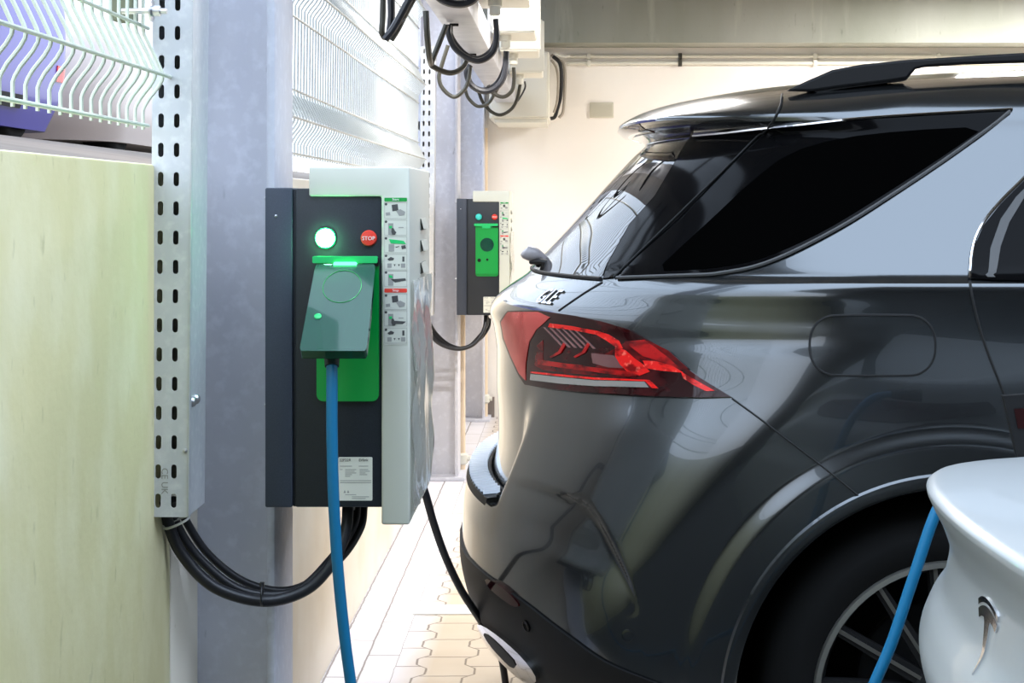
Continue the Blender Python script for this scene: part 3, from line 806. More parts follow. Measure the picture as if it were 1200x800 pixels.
def wheel(parent, cx, cy, cz, R, rim, wdt, wmap, name='wheel', spokes=14, phase=0., detail=True):
    """axis along local y, outer face at -y; wmap maps local to world"""
    T = Matrix.Translation((cx, cy, cz)) @ Matrix.Rotation(PI/2, 4, 'X')
    def lat(prof, n=64):
        mb = MB(); mb.lathe(prof, T, n, True, False); mb.v = [wmap(p) for p in mb.v]; return mb
    h = wdt/2
    tyre = lat([(rim,h-.012),(rim+.015,h-.002),(rim+.05,h+.004),(R-.04,h),(R-.015,h-.02),(R,h-.05),(R,-h+.05),(R-.015,-h+.02),(R-.04,-h),(rim,-h)]).build(name, M['tyre'], parent)
    if not detail:
        lat([(rim,h-.02),(rim-.02,h-.01),(rim-.03,h-.03),(.05,h-.03),(0,h-.02)]).build('hubcap', M['alu_edge'], tyre); return tyre
    lat([(rim+.004,h-.014),(rim-.001,h-.004),(rim-.011,h-.003),(rim-.016,h-.02)]).build('rim', M['alu_edge'], tyre)
    lat([(rim-.014,h-.012),(rim-.03,h-.06),(rim-.035,-h+.03),(rim-.05,-h+.03)]).build('barrel', M['blackmatte'], tyre)
    lat([(.17,h-.13),(.17,h-.15),(0,h-.15)]).build('brake_disc', M['blackmatte'], tyre)
    lat([(0.075,h-.07),(.07,h-.04),(.035,h-.034),(0,h-.034)]).build('hub', M['blackmatte'], tyre)
    for k in range(spokes):
        a = phase+2*PI*k/spokes
        d = Vector((math.cos(a), 0, math.sin(a))); q = Vector((-math.sin(a), 0, math.cos(a)))
        C0 = Vector((cx, cy, cz))
        def sp(w0, w1, y0, y1, dep):
            vs = []
            for (rr, w_, yy) in ((.06, w0, y0), (rim-.008, w1, y1)):
                for dd in (0, dep):
                    for sg in (-1, 1): vs.append(wmap(C0+d*rr+q*w_*sg+Vector((0, -(h+yy)+dd, 0))))
            return MB().add(vs, [(0,1,3,2),(4,6,7,5),(0,4,5,1),(2,3,7,6),(0,2,6,4),(1,5,7,3)])
        s0 = sp(.016, .011, -.042, -.012, .03).build('spoke', M['blackmatte'], tyre)
        sp(.0035, .004, -.040, -.008, .006).build('spoke_edge', M['alu_edge'], s0)
    return tyre

# ------------------------------------------------------------------ grey SUV
YM = 4.225
world_m = lambda x, y, z: Vector((x, YM-y, z))
un_m = lambda p: (p.x, YM-p.y, p.z)
RP = [(576,556),(584,551),(620,562),(660,574),(688,585),(702,602),(720,636),(740,676),(753,714),(746,726),(712,723),(672,706),(620,678),(584,654)]
RPs = chaikin(RP, 2)
RPtop = chaikin([(584,551),(620,562),(660,574),(688,585),(702,602),(720,636),(740,676),(753,714),(746,726),(712,724)], 2, False)
RPbot = [(722,726),(672,706),(620,678),(584,654)]
def disp_m(x, y, z, sg):
    # recess of the tailgate above the bumper step
    a = abs(y)
    if .66 < z < 1.0 and x < .2:
        k = sstep(.700, .712, z)*(1-sstep(.72, 1.0, z))*(1-sstep(.50, .60, a))
        x += .058*k
    # scooped panel at the bumper corner
    if sg > 0 and .30 < z < .80 and x < .5:
        Y = YM-y; px = 664+F*x/Y; py = 240-F*(z-CAMZ)/Y
        if 570 < px < 760 and 545 < py < 730 and inside((px, py), RPs):
            d = pdist((px, py), RPtop, False)
            k = .020*min(sstep(0, 13, d), sstep(0, 60, pdist((px, py), RPbot, False)))*sstep(575, 680, px)*(1-.55*sstep(640,725,py))
            # push in along plan diagonal
            x += k*.5; y -= k*.85
    return x, y, z
lev_m = [ # z, hw, xr, L, n, xf
    (.22,.84,-.02,.42,2.1,4.45),(.27,.88,-.13,.42,2.1,4.55),(.34,.925,-.205,.42,2.1,4.60),(.42,.955,-.245,.42,2.1,4.62),(.53,.972,-.267,.42,2.1,4.64),(.63,.978,-.264,.43,2.1,4.64),(.70,.980,-.252,.47,2.1,4.62),
    (.80,.982,-.222,.53,2.1,4.60),(.90,.984,-.196,.61,2.1,4.57),(1.0,.984,-.180,.72,2.1,4.50),(1.07,.983,-.188,.80,2.1,4.35),(1.11,.982,-.198,.86,2.1,4.1),(1.14,.981,-.185,.85,2.1,3.7),
    (1.17,.980,-.150,.80,2.1,3.4),(1.205,.9785,-.100,.73,2.1,3.2),(1.220,.975,-.086,.73,2.1,3.15),(1.229,.963,-.078,.74,2.1,3.13),(1.237,.953,-.070,0.72,2.1,3.11),(1.26,.936,-.048,0.71,2.1,3.07),(1.30,.910,-.010,0.69,2.1,3.0),(1.40,.852,.080,0.62,2.1,2.8),(1.50,.798,.172,0.54,2.1,2.58),
    (1.535,.778,.206,0.52,2.1,2.5),(1.550,.772,.190,0.52,2.2,2.47),(1.562,.768,.148,0.55,2.3,2.44),(1.578,.760,.134,0.57,2.4,2.40),(1.600,.744,.160,0.59,2.3,2.34),(1.625,.715,.222,0.63,2.2,2.28),(1.645,.675,.305,0.68,2.1,2.2),
    (1.668,.60,.430,0.74,2,2.12),(1.684,.52,.560,.85,2,2.05),(1.700,.42,.72,.8,2,1.98),(1.714,.31,.92,.6,2,1.9),(1.722,.20,1.10,.4,2,1.82),(1.726,.08,1.3,.2,2,1.7)]
XA = .780
suv = Car(lev_m, world_m, (XA, XA+2.995), .452, .375, .012, disp_m)
side = [i/240*.43 for i in range(1, 241)] + [.43+.57*i/60 for i in range(1, 61)]
rows = suv.grid(side, 240, 130, [.698,.703,.706,.709,.713,1.222,1.228,1.235,1.556,1.562,1.57])
rows_raw = suv.grid([i/60*.43 for i in range(1,61)]+[.43+.57*i/20 for i in range(1,21)], 120, 60)
suv.bvh(rows_raw)
SU = thing('car', 'dark grey metallic SUV with red tail light, parked rear towards the chargers', 'car', (2.2, YM, 0))
suv.body(rows, 'body', M['paint'], SU)
p2 = lambda pts, sm=0, closed=True: suv.px2uz(resample(chaikin(pts, sm, closed) if sm else pts, 7, closed), un_m)
p2o = lambda pts, sm=2: p2(pts, sm, False)

# wheels and arches
for xa in (XA, XA+2.995):
    for sg, nm in ((1, 'near'), (-1, 'far')):
        wm = (lambda p: p) if sg == 1 else (lambda p: Vector((p.x, 2*YM-p.y, p.z)))
        wheel(SU, xa, YM-.955+.15, .378, .378, .280, .29, wm, spokes=14, phase=math.radians(20), detail=(sg == 1))
        # liner
        mb = MB(); vs = []; n = 40
        for yy in (.952, .50):
            for k in range(n+1):
                a = PI*(k/n); vs.append(wm(Vector((xa+.447*math.cos(a), YM-yy, .375+.447*math.sin(a)))))
            vs.append(wm(Vector((xa-.447, YM-yy, .24)))); vs.append(wm(Vector((xa+.447, YM-yy, .24))))
        m2 = n+3
        mb.add(vs, [(i, i+1, m2+i+1, m2+i) for i in range(n+1)] + [(n+2, 0, m2, m2+n+2)] + [tuple(range(m2, 2*m2))], True)
        mb.build('wheel_liner', M['blackmatte'], SU)
        # arch edge moulding
        mb = MB(); vs = []; fs = []
        ang = [-.30+(PI+.60)*k/90 for k in range(91)]
        for k, a in enumerate(ang):
            x_ = xa+math.cos(a)*.4; z_ = .375+math.sin(a)*.4
            for rr, dy_ in ((.440,-.035),(.440,.004),(.448,.007),(.466,.005),(.474,-.004)):
                if a < 0 or a > PI: zz = .375-abs(.4*math.tan(min(abs(a), abs(a-PI)) if True else 0)); xx = xa+math.copysign(rr, math.cos(a))
                else: xx = xa+rr*math.cos(a); zz = .375+rr*math.sin(a)
                r2 = max(rr, .455)
                xq = xa+math.copysign(r2, math.cos(a)) if (a < 0 or a > PI) else xa+r2*math.cos(a); zq = zz if (a < 0 or a > PI) else .375+r2*math.sin(a)
                hw, xr, L, nn, xf = suv.lev(zq); u = suv.uz(xq, .9, zq)[0] if xq < xr+L else 1+xq-xr-L
                if xq < xr+L:
                    # on the corner: solve u for x
                    th = math.acos(max(0, min(1, (1-(xq-xr)/L)))**(nn/2)); u = th/(PI/2)
                yv = suv.loc(u, zq)[1]
                vs.append(wm(Vector((xx, YM-yv-dy_, zz))))
        for k in range(90):
            for j in range(4): fs.append((k*5+j, k*5+j+1, (k+1)*5+j+1, (k+1)*5+j))
        mb.add(vs, fs, True); mb.build('arch_moulding', M['paint'], SU)

# rear window and D pillars
edge_px = [(706,327),(714,308),(727,285),(740,262),(769,230),(796,184),(806,166)]
e = p2o(edge_px, 0)
e = [(u-.004, z) for u, z in e]
ztop = e[-1][1]
top_z = min(1.535, ztop+.005); bot = e[0][1]
poly = [(u, z) for u, z in e] + [(-u, z) for u, z in e[::-1]]
rw = patch(suv, 'rear_window', poly, .002, M['glass_rear'], SU, .02)
seam(suv, 'window_seal', [(e[0][0], bot), (-e[0][0], bot)], .0045, M['seam'], rw, .002)
dp = [(707,327),(714,308),(727,285),(740,262),(769,230),(796,184),(808,160),(850,153),(902,149.5),(860,190),(795,258),(746,301),(720,325)]
patch(suv, 'pillar_trim', p2(dp), .003, M['blackgloss'], SU, .012)
qw = [(724,326),(748,302),(797,260),(862,192),(906,149),(960,144.5),(1020,140.5),(1100,136),(1183,131.5),(1160,150),(1120,179),(1085,203),(1050,226),(1010,252),(985,267),(950,286),(915,303),(885,314),(855,320),(820,323.5),(770,325.5)]
QW = patch(suv, 'quarter_window', p2(qw), .004, M['blackgloss'], SU, .014)
gl = [(770,319),(800,290),(835,258),(880,215),(925,180),(985,163),(1060,154),(1155,149),(1120,174),(1050,220),(985,261),(950,280),(915,296),(885,307),(850,314),(810,318)]
patch(suv, 'glass', p2(chaikin(gl,1)), .005, M['glass_dark'], QW, .016)
tr = p2o([(1183,131.5),(1160,150),(1120,179),(1085,203),(1050,226),(1010,252),(985,267),(950,286),(915,303),(885,314),(855,320),(820,323.5),(770,325.5),(724,326.5)])
seam(suv, 'window_trim', tr, .004, M['print'], QW, .004)
seam(suv, 'roof_gutter', p2o([(812,158),(850,154.5),(905,148),(960,143),(1020,138.5),(1100,133.5),(1186,129)]), .0035, M['chrome'], QW, .003)
# rear door window at the right frame edge
dw = [(1230,180),(1200,212),(1172,240),(1152,265),(1141,290),(1138,328),(1165,329.5),(1240,331)]
DWp = p2o(dw, 0)
zl = DWp[-1][1]
DWp = DWp + [(DWp[-1][0]+.55, zl), (DWp[0][0]+.55, DWp[0][1]+.26), (DWp[0][0]+.18, DWp[0][1]+.20)]
DW = patch(suv, 'door_window', DWp, .004, M['blackgloss'], SU, .016)
patch(suv, 'window_divider', p2([(1200,232),(1182,262),(1172,290),(1166,327),(1157,327),(1160,292),(1172,258),(1190,232),(1200,222)]), .006, M['print'], DW, .012)
seam(suv, 'window_trim', p2o([(1230,177),(1200,209),(1170,238),(1150,263),(1138.5,290),(1136,328)]), .0035, M['chrome'], DW, .004)
# panel gaps
seam(suv, 'door_gap', p2o([(1136.5,330),(1140,352),(1150,392),(1163,428),(1178,464),(1196,520)]), .0028, M['seam'], SU, .0005)
seam(suv, 'bumper_gap', p2o([(858,467),(890,490),(930,521),(970,551),(1006,581)]), .0022, M['seam'], SU, .0005)
seam(suv, 'tailgate_gap', p2o([(720,326),(900,151),(915,128),(917,112)]), .0022, M['seam'], SU, .004)
seam(suv, 'tailgate_gap', p2o([(706,331),(690,340),(672,352),(655,364)]), .0022, M['seam'], SU, .0005)
ff = p2(chaikin(rrect(949,1096,369,440,30,4),1))
ff_o = patch(suv, 'fuel_flap', ff, .0015, M['paint'], SU, .014, skirt=.002)
seam(suv, 'flap_gap', ff, .0028, M['seam'], ff_o, .0005, True)

# tail light
tl = [(589,376),(598,365.5),(633,365),(676,371),(710,378),(738,386),(767,402),(795,424),(823,444),(858,465.5),(823,466.5),(767,465),(725,462.5),(682,460),(645,456),(617,451),(611,441),(601,419),(592,396)]
TL = patch(suv, 'tail_light', p2(tl), .007, M['lens'], SU, .010, .012)
def lens(name, pts, m, off=.009): patch(suv, name, p2(pts), off, M[m], TL, .008, .003)
lens('tailgate_lens', [(591,377),(599,367),(634,367),(648,373),(632,386),(624,400),(620,425),(619,446),(612,438),(602,416),(594,395)], 'lens_pink', .0086)
lens('tinted_field', [(690,428),(735,402),(762,400),(786,412),(808,432),(800,434),(775,428),(752,420),(750,440),(744,446),(700,441),(640,434),(630,428),(632,405),(640,398),(640,424)], 'lens_mid', .0078)
lens('light_guide', [(648,379),(676,382.5),(703,387.5),(716,392),(728,400),(733,409),(726,409),(714,400),(702,392.5),(676,387),(646,383)], 'lens_red', .0088)
lens('light_guide', [(724,407),(736,411),(746,420),(757,428),(764,436),(752,441),(738,436),(730,428),(724,418)], 'lens_red', .009)
lens('light_guide', [(756,423),(772,424),(790,429),(803,437),(797,437),(776,435),(760,432)], 'lens_red', .0092)
lens('light_guide', [(800,436),(812,443),(826,451),(839,458.5),(829,459),(815,452),(803,444)], 'lens_red', .0092)
lens('light_guide', [(634,421),(660,425),(700,431),(740,436),(752,440),(740,442),(700,436.5),(660,431),(634,427)], 'lens_mid2', .0094)
lens('light_panel', [(734,401),(758,399),(786,420),(801,434),(780,425),(756,418)], 'lens_mid2', .0089)
for k in range(6):
    x0 = 640+7.2*k; lens('reflector_rib', [(x0,383+.7*k),(x0+2.6,383.3+.7*k),(x0+25,407+.4*k),(x0+22,407+.4*k)], 'lens_clear2', .0085)
lens('reflector_panel', [(696,414),(722,417),(738,432),(716,431),(698,426)], 'lens_clear2', .0086)
for k in range(2): lens('light_arc', [(664+28*k,402),(667+28*k,404),(661+28*k,414),(650+28*k,419.5),(648+28*k,418),(658+28*k,412)], 'lens_mid2', .0096)
lens('reverse_lamp', [(626,438.5),(660,442.5),(700,446.5),(758,448),(763,455),(700,453.5),(660,450.5),(625,446)], 'lens_clear', .0095)
lens('light_guide', [(626,435.5),(660,439),(700,443),(764,446),(774,456),(767,456),(759,447.6),(700,445.6),(660,441.6),(626,437.6)], 'lens_red', .0098)

# chrome model letters on the tailgate
def stick_text(s_, px, py, size, m, name):
    h = suv.ray(px, py); u0, z0 = suv.uz(*un_m(h))
    vs, fs = text_mesh(s_, size, .002)
    mb = MB()
    arc = (suv.S(u0+.01, z0)-suv.S(u0-.01, z0)).length/.02
    mb.add([suv.S(u0+v.x/arc, z0+v.y*.9)+suv.Nrm(u0+v.x/arc, z0+v.y*.9)*(.002+v.z) for v in vs], fs)
    return mb.build(name, m, SU, recalc=False)
stick_text('GLE', 643, 349, .05, M['chrome'], 'model_letters')

# bumper: lower valance, reflector, chrome diffuser trim, sensor, step guard
vb = p2o([(549,652),(564,668),(592,688),(620,708),(646,729),(672,748),(696,766),(720,780),(764,797)])
vb = [(max(0.02,u), z) for u, z in vb]
zc = vb[0][1]
vb.sort(key=lambda p: p[0])
uend = vb[-1][0]
poly = [(u, z) for u, z in vb] + [(uend+.12, vb[-1][1]-.05), (uend+.12, .232), (-uend-.12, .232), (-uend-.12, vb[-1][1]-.05)] + [(-u, z) for u, z in vb[::-1]]
VA = patch(suv, 'lower_valance', poly, .006, M['blackmatte'], SU, .02, .012)
def vp(name, pts, off, m, sm=1, res=.008, skirt=.01):
    q_ = p2(pts, sm)
    return patch(suv, name, q_, off, m, SU, res, skirt)
vp('rear_reflector', [(572,676),(588,683),(604,697),(614,709),(606,710),(590,699),(576,687)], .010, M['lens'])
vp('diffuser_trim', [(566,728),(574,729),(592,741),(612,758),(628,775),(637,790),(630,796),(616,790),(600,776),(584,760),(572,744)], .018, M['chrome'], 1, .008, .02)
vp('diffuser_vent', [(574,737),(583,741),(600,757),(614,772),(609,778),(594,764),(581,749)], .0195, M['blackmatte'])
h = suv.ray(736, 745); uz_ = suv.uz(*un_m(h)); nn = suv.Nrm(*uz_); Mz = Matrix.Translation(suv.S(*uz_)) @ Vector((0,0,1)).rotation_difference(nn).to_matrix().to_4x4()
MB().lathe([(.014,-.002),(.014,.0025),(.0115,.003),(.011,.0015),(.009,.002),(0,.002)], Mz, 24).build('parking_sensor', M['paint'], SU)
h = suv.ray(620, 732); uz_ = suv.uz(*un_m(h)); nn = suv.Nrm(*uz_); Mz = Matrix.Translation(suv.S(*uz_)+nn*.006) @ Vector((0,0,1)).rotation_difference(nn).to_matrix().to_4x4()
MB().lathe([(.013,-.002),(.013,.0025),(.0105,.003),(.009,.002),(0,.002)], Mz, 24).build('parking_sensor', M['blackgloss'], SU)
# ribbed loading sill guard on the bumper step
mb = MB(); n = 56; vs = []; fs = []
def sill(yq):
    z = .7065; hw, xr, L, nn, xf = suv.lev(.698); sn = (abs(yq)/hw)**nn; return xr+L*(1-(1-sn)**(1/nn))
ys = [-.545+1.09*k/n for k in range(n+1)]
rib = MB()
for k, yq in enumerate(ys):
    xo = sill(yq)
    e_ = 1-sstep(.47,.545,abs(yq))*.55
    xi = xo+.054*e_
    vs += [world_m(xo-.004, yq, .698), world_m(xo+.001, yq, .7145), world_m(xi, yq, .718)]
for k in range(n):
    for j in range(2): fs.append((k*3+j, k*3+j+1, (k+1)*3+j+1, (k+1)*3+j))
mb.add(vs, fs, True); SG = mb.build('sill_guard', M['blackmatte'], SU)
for k in range(1, 30):
    yq = -.53+1.06*k/30; xo = sill(yq); e_ = 1-sstep(.47,.545,abs(yq))*.55
    a = world_m(xo+.004, yq, .7165); b = world_m(xo+.050*e_, yq, .7195)
    rib.tube([a, b], .0095, 8)
rib.build('ribs', M['alu'], SG)
MB().tube([world_m(sill(y_)+.056*(1-sstep(.47,.545,abs(y_))*.55), y_, .719) for y_ in ys], .004, 6).build('rubber_edge', M['blackmatte'], SG)
# wiper
wp = [at(619,299,4.05), at(630,297,4.05), at(640,302,4.05)]
W = MB().tube(smooth_path([at(613.5,293,4.05), at(616,295,4.05), at(624,297.5,4.05), at(633,300,4.05), at(640,304,4.05)], 5), [.004,.008,.012,.0145,.0165,.0175,.018,.0185,.019,.019,.0185,.018,.017,.016,.014,.012,.011,.010,.009,.008,.006], 12).build('wiper', M['wiper'], SU)
MB().tube([at(622,307,4.05), at(634,306,4.02), at(645,308,3.99), at(657,314,3.97)], [.006,.008,.006,.005], 8).tube([at(648,309,3.985), at(654,304,3.98)], .005, 8).tube([at(636,303,4.04), at(630,309,4.06), at(632,316,4.08)], .006, 8).build('wiper_arm', M['blackmatte'], W)
# high brake lamp under the spoiler lip
hb = [(-.26,1.555),(.26,1.555),(.26,1.574),(-.26,1.574)]
patch(suv, 'high_brake_lamp', hb, .002, M['lens'], SU, .012)
# roof rail
def rail(yc, nm):
    Yr = YM-yc
    rp = [(922,106),(945,95),(975,82),(1010,75.5),(1060,70.5),(1130,66),(1200,62)]
    A = [((px-664)/F*3.6, CAMZ-(py-240)/F*3.6) for px, py in rp]
    A += [(1.45,1.728),(1.85,1.728),(2.10,1.715),(2.28,1.665)]
    lowb = [(1200,73),(1130,75),(1085,78),(1072,81),(1062,92),(1040,95.5),(985,102),(950,107)]
    B = [(2.20,1.66),(2.08,1.675),(1.98,1.70),(1.85,1.706),(1.45,1.706)] + [((px-664)/F*3.6, CAMZ-(py-240)/F*3.6) for px, py in lowb]
    B = [(x, z) for x, z in B]
    A = A; poly = A + B
    def fn(u, v, d): return Vector((u, Yr+d, v))
    bm = bmesh.new(); n = len(poly)
    mb = MB(); mb.prism(poly, fn, -.017, .017); o = mb.build('roof_rail', M['blackmatte'], SU)
    bv = o.modifiers.new('bevel', 'BEVEL'); bv.width = .005; bv.segments = 2; bv.limit_method = 'ANGLE'
    MB().prism([((px-664)/F*3.6, CAMZ-(py-240)/F*3.6) for px, py in [(948,105),(968,93),(1000,84),(1060,80),(1072,82),(1062,94),(985,104),(960,109)]] , fn, -.010, .03).build('rail_foot', M['blackmatte'], o)
rail(.615, 'near'); rail(-.615, 'far')
MB().bbox(-.05, 4.4, YM-.75, YM+.75, .2, .30, .02).build('underbody', M['blackmatte'], SU)

# ------------------------------------------------------------------ white saloon in front
YT = 1.735
world_t = lambda x, y, z: Vector((x, YT-y, z))
un_t = lambda p: (p.x, YT-p.y, p.z)
lev_t = [(.20,.82,.62,.45,2,4.95),(.30,.87,.50,.45,2,5.05),(.42,.90,.445,.45,2,5.1),(.55,.918,.415,.45,2,5.1),(.66,.923,.415,.45,2,5.08),(.715,.925,.432,.46,2,5.05),(.755,.925,.440,.46,2,5.0),(.79,.924,.424,.47,2,4.95),(.825,.922,.416,.48,2,4.85),(.86,.917,.426,.48,2,4.7),(.905,.908,.448,.48,2,4.5),(.95,.897,.452,.5,2,4.2),(.99,.885,.441,.5,2,3.9),(1.02,.876,.426,.5,2,3.8),(1.036,.87,.420,.5,2,3.75),(1.044,.862,.428,.5,2,3.7),(1.049,.855,.46,.5,2,3.65),(1.056,.845,.56,.5,2,3.6),(1.068,.83,.72,.5,2,3.5),(1.085,.81,.88,.5,2,3.4),(1.11,.79,.98,.5,2,3.35),(1.20,.73,1.22,.5,2,3.15),(1.30,.66,1.52,.5,2,2.95),(1.38,.58,1.85,.5,2,2.75),(1.42,.45,2.1,.4,2,2.6),(1.435,.2,2.3,.1,2,2.45)]
def disp_t(x, y, z, sg):
    k = sstep(.80, 1.03, z)*(1-sstep(1.06,1.2,z))
    return x, y, z-.075*k*min(1.2,(y/.87)**2)*(1-sstep(.5,1.2,x-.42))
tes = Car(lev_t, world_t, (1.38, 4.255), .37, .335, 0, disp_t)
rows = tes.grid([i/90*.4 for i in range(1,91)]+[.4+.6*i/50 for i in range(1,51)], 150, 60, [1.03,1.036,1.04,1.044,1.047,1.049])
rr_ = tes.grid([i/30 for i in range(1,31)], 110, 50)
tes.bvh(rr_)
TS = thing('car', 'white saloon with chrome rear badge at the right edge of the photo', 'car', (2.7, YT, 0))
tes.body(rows, 'body', M['tesla'], TS)
for xa in (1.38, 4.255):
    for sg in (1, -1):
        wm = (lambda p: p) if sg == 1 else (lambda p: Vector((p.x, 2*YT-p.y, p.z)))
        wheel(TS, xa, YT-.90+.12, .335, .335, .245, .23, wm, detail=False)
        mb = MB(); vs = []; n = 30
        for yy in (.90, .5):
            for k in range(n+1): a = PI*k/n; vs.append(wm(Vector((xa+.366*math.cos(a), YT-yy, .335+.366*math.sin(a)))))
        mb.add(vs, [(i,i+1,n+1+i+1,n+1+i) for i in range(n)] + [tuple(range(n+1,2*n+2))], True); mb.build('wheel_liner', M['blackmatte'], TS)
patch(tes, 'rear_window', [(-.72,1.10),(.72,1.10),(.62,1.40),(-.62,1.40)], .004, M['glass_dark'], TS, .03)
for sg in (1, -1):
    patch(tes, 'tail_light', [(sg*.52,.90),(sg*.72,.955),(sg*1.04,.975),(sg*1.06,.93),(sg*.8,.875),(sg*.56,.86)], .004, M['lens'], TS, .02)
    patch(tes, 'side_window', [(sg*1.05,1.11),(sg*3.0,1.09),(sg*2.6,1.32),(sg*1.2,1.34)], .004, M['glass_dark'], TS, .04)
# badge: arc above a tapering letter T
hb = tes.ray(1157, 744)
bu, bz = tes.uz(*un_t(hb)); arc = (tes.S(bu+.01,bz)-tes.S(bu-.01,bz)).length/.02
def BD(pts, off, nm):
    return patch(tes, nm, [(bu+x/arc, bz+z) for x, z in pts], .0022, M['chrome'], TS, .004, .003)
k = .040
arc_top = [(-k+2*k*i/12, .040-.010*((i-6)/6)**2) for i in range(13)]
arc_bot = [(k*.97-2*k*.97*i/12, .0335-.010*((i-6)/6)**2) for i in range(13)]
badge = BD(arc_top+arc_bot, .005, 'badge')
body_top = [(-.038+.076*i/12, .030-.010*((i-6)/6)**2) for i in range(13)]
bt = BD(body_top+[(.033,.011),(.022,.0155),(.0125,.0165),(.0095,.012),(0,-.043),(-.0095,.012),(-.0125,.0165),(-.022,.0155),(-.033,.011)], .005, 'badge')
# open charge port lid at the far rear corner
fo = at(1172,462,2.52); f1_ = at(1215,545,2.52)
MB().prism([(fo.x,fo.z),(f1_.x,fo.z+.004),(f1_.x,f1_.z),(fo.x+.026,f1_.z)], lambda u,v,d: Vector((u,2.50+d,v)), 0, .016).build('charge_lid', M['blackmatte'], TS)
MB().prism([(fo.x+.016,fo.z-.02),(f1_.x-.004,fo.z-.018),(f1_.x-.004,fo.z-.05),(fo.x+.022,fo.z-.05)], lambda u,v,d: Vector((u,2.4985+d,v)), 0, .003).build('lid_lens', mat('dull red', c(38,11,11), .6, spec=.1), TS)

# ------------------------------------------------------------------ overhead duct, junction boxes and hanging cable loops
zD = 2.0; xL, xR = -.43, -.31
D_ = thing('cable_duct', 'long grey steel cable duct overhead, running to the back wall', 'cable duct', (-.37, 7, zD))
MB().bbox(xL, xR, 3.6, 9.82, zD, zD+.10, .004).build('channel', M['duct'], D_)
for y in (5.55, 6.65): MB().tube([(-.40,y,zD-.002),(-.37,y,zD-.002)], .007, 8).build('grommet', M['blackmatte'], D_)
for y in (4.3, 6.2, 8.2, 9.7): MB().box(-.40,-.385,y,y+.03,zD+.1,3.0).build('hanger', M['galv'], D_)
GL = [(5.55, 581, 25), (6.70, 593, 62), (7.50, 602, 80), (8.70, 609.5, 101)]
nmz = ['nearest', 'second', 'third', 'farthest']
for i, (y, gx, gy) in enumerate(GL):
    t = thing('junction_box', '%s white junction box in the row beside the overhead cable duct' % nmz[i], 'junction box', (-.2, y, 2.06), 'white junction boxes beside the duct')
    xg = at(gx, gy, y).x
    MB().bbox(-.305, -.128, y-.14, y+.20, 2.075, 2.36, .008).build('case', M['box'], t)
    MB().bbox(-.30, -.118, y-.148, y-.139, 2.085, 2.35, .004).build('lid', M['box'], t)
    MB().bbox(-.308, -.122, y-.10, y+.16, 2.20, 2.212, .002).build('lid_rim', M['pvc'], t)
    MB().lathe([(.024,0),(.024,-.022),(.019,-.024),(.019,-.05),(.012,-.055)], Matrix.Translation((xg, y-.05, 2.076)), 20).build('gland', M['pvc'], t)
    MB().tube([(-.22,y+.05,2.36),(-.22,y+.05,3.0)], .008, 6).build('hanger_rod', M['galv'], t)
def loop(pts, r, m, label, ties=()):
    P = [at(px, py, Y) for px, py, Y in pts]
    o = MB().tube(smooth_path(P, 8), r, 8).build('hanging_cable', M[m], loc=P[len(P)//2])
    tag(o, label, 'cable', 'black cable loops under the duct')
    return o
Y1_ = 5.52
loop([(526,29,5.50),(526,40,5.5),(533,56,5.5),(548,68,5.5),(563,71,5.5),(577,62,5.5),(582,45,5.5),(581,22,5.5)], .0105, 'cable', 'thick black cable loop from duct to the nearest junction box')
loop([(528,29,5.6),(530,44,5.6),(543,61,5.6),(558,68,5.6),(572,62,5.6),(580,48,5.58),(581.5,24,5.54)], .008, 'cable', 'thinner black cable lying along the loop to the nearest junction box')
loop([(523,29,5.45),(514,52,5.45),(506,73,5.45),(509,79,5.46),(527,85.5,5.5),(541,80,5.55),(549,66,5.6)], .0095, 'cable_grey', 'dark cable slanting down-left from the duct and curling right')
loop([(499,13,5.3),(500.5,40,5.3),(503,66,5.35),(505,75,5.4)], .010, 'cable_grey', 'straight dark cable hanging down in front of the far cable tray top')
loop([(525,53,6.6),(519,72,6.6),(514.5,90,6.6),(519,104,6.6),(532,113.5,6.6),(544,105,6.6),(549,93,6.6),(551,78,6.6)], .0085, 'cable_grey', 'dark cable loop hanging lowest at the left, before the far column')
loop([(551,76,6.65),(547,84,6.65),(550,96,6.65),(558,104,6.65),(570,107,6.65),(582,102,6.65),(591,88,6.65),(593.5,60,6.65)], .0125, 'cable', 'thick black cable loop from duct to the second junction box')
loop([(549,80,6.75),(552,98,6.75),(566,105,6.75),(580,99,6.75),(589,84,6.72),(594,61,6.68)], .009, 'cable', 'thinner black cable lying along the loop to the second junction box')
loop([(545,104,7.5),(549,115,7.5),(560,124.5,7.5),(572,121,7.5),(579,111,7.5),(583,104,7.45)], .008, 'cable_grey', 'small dark cable loop between the second and third loops')
loop([(572,100,7.45),(578,109,7.45),(590,113.5,7.45),(600,106,7.45),(602.5,92,7.45),(602,79,7.45)], .009, 'cable_grey', 'black cable loop from duct to the third junction box')
loop([(561,108,8.6),(566,120,8.6),(576,131,8.6),(587,134.5,8.6),(599,128,8.6),(606,116,8.6),(609.5,99,8.65)], .009, 'cable_grey', 'black cable loop to the farthest junction box')
loop([(615,96,8.75),(615.5,102,8.7),(612,110,8.68),(607,118,8.65)], .005, 'cable', 'thin black cable tail under the farthest junction box')
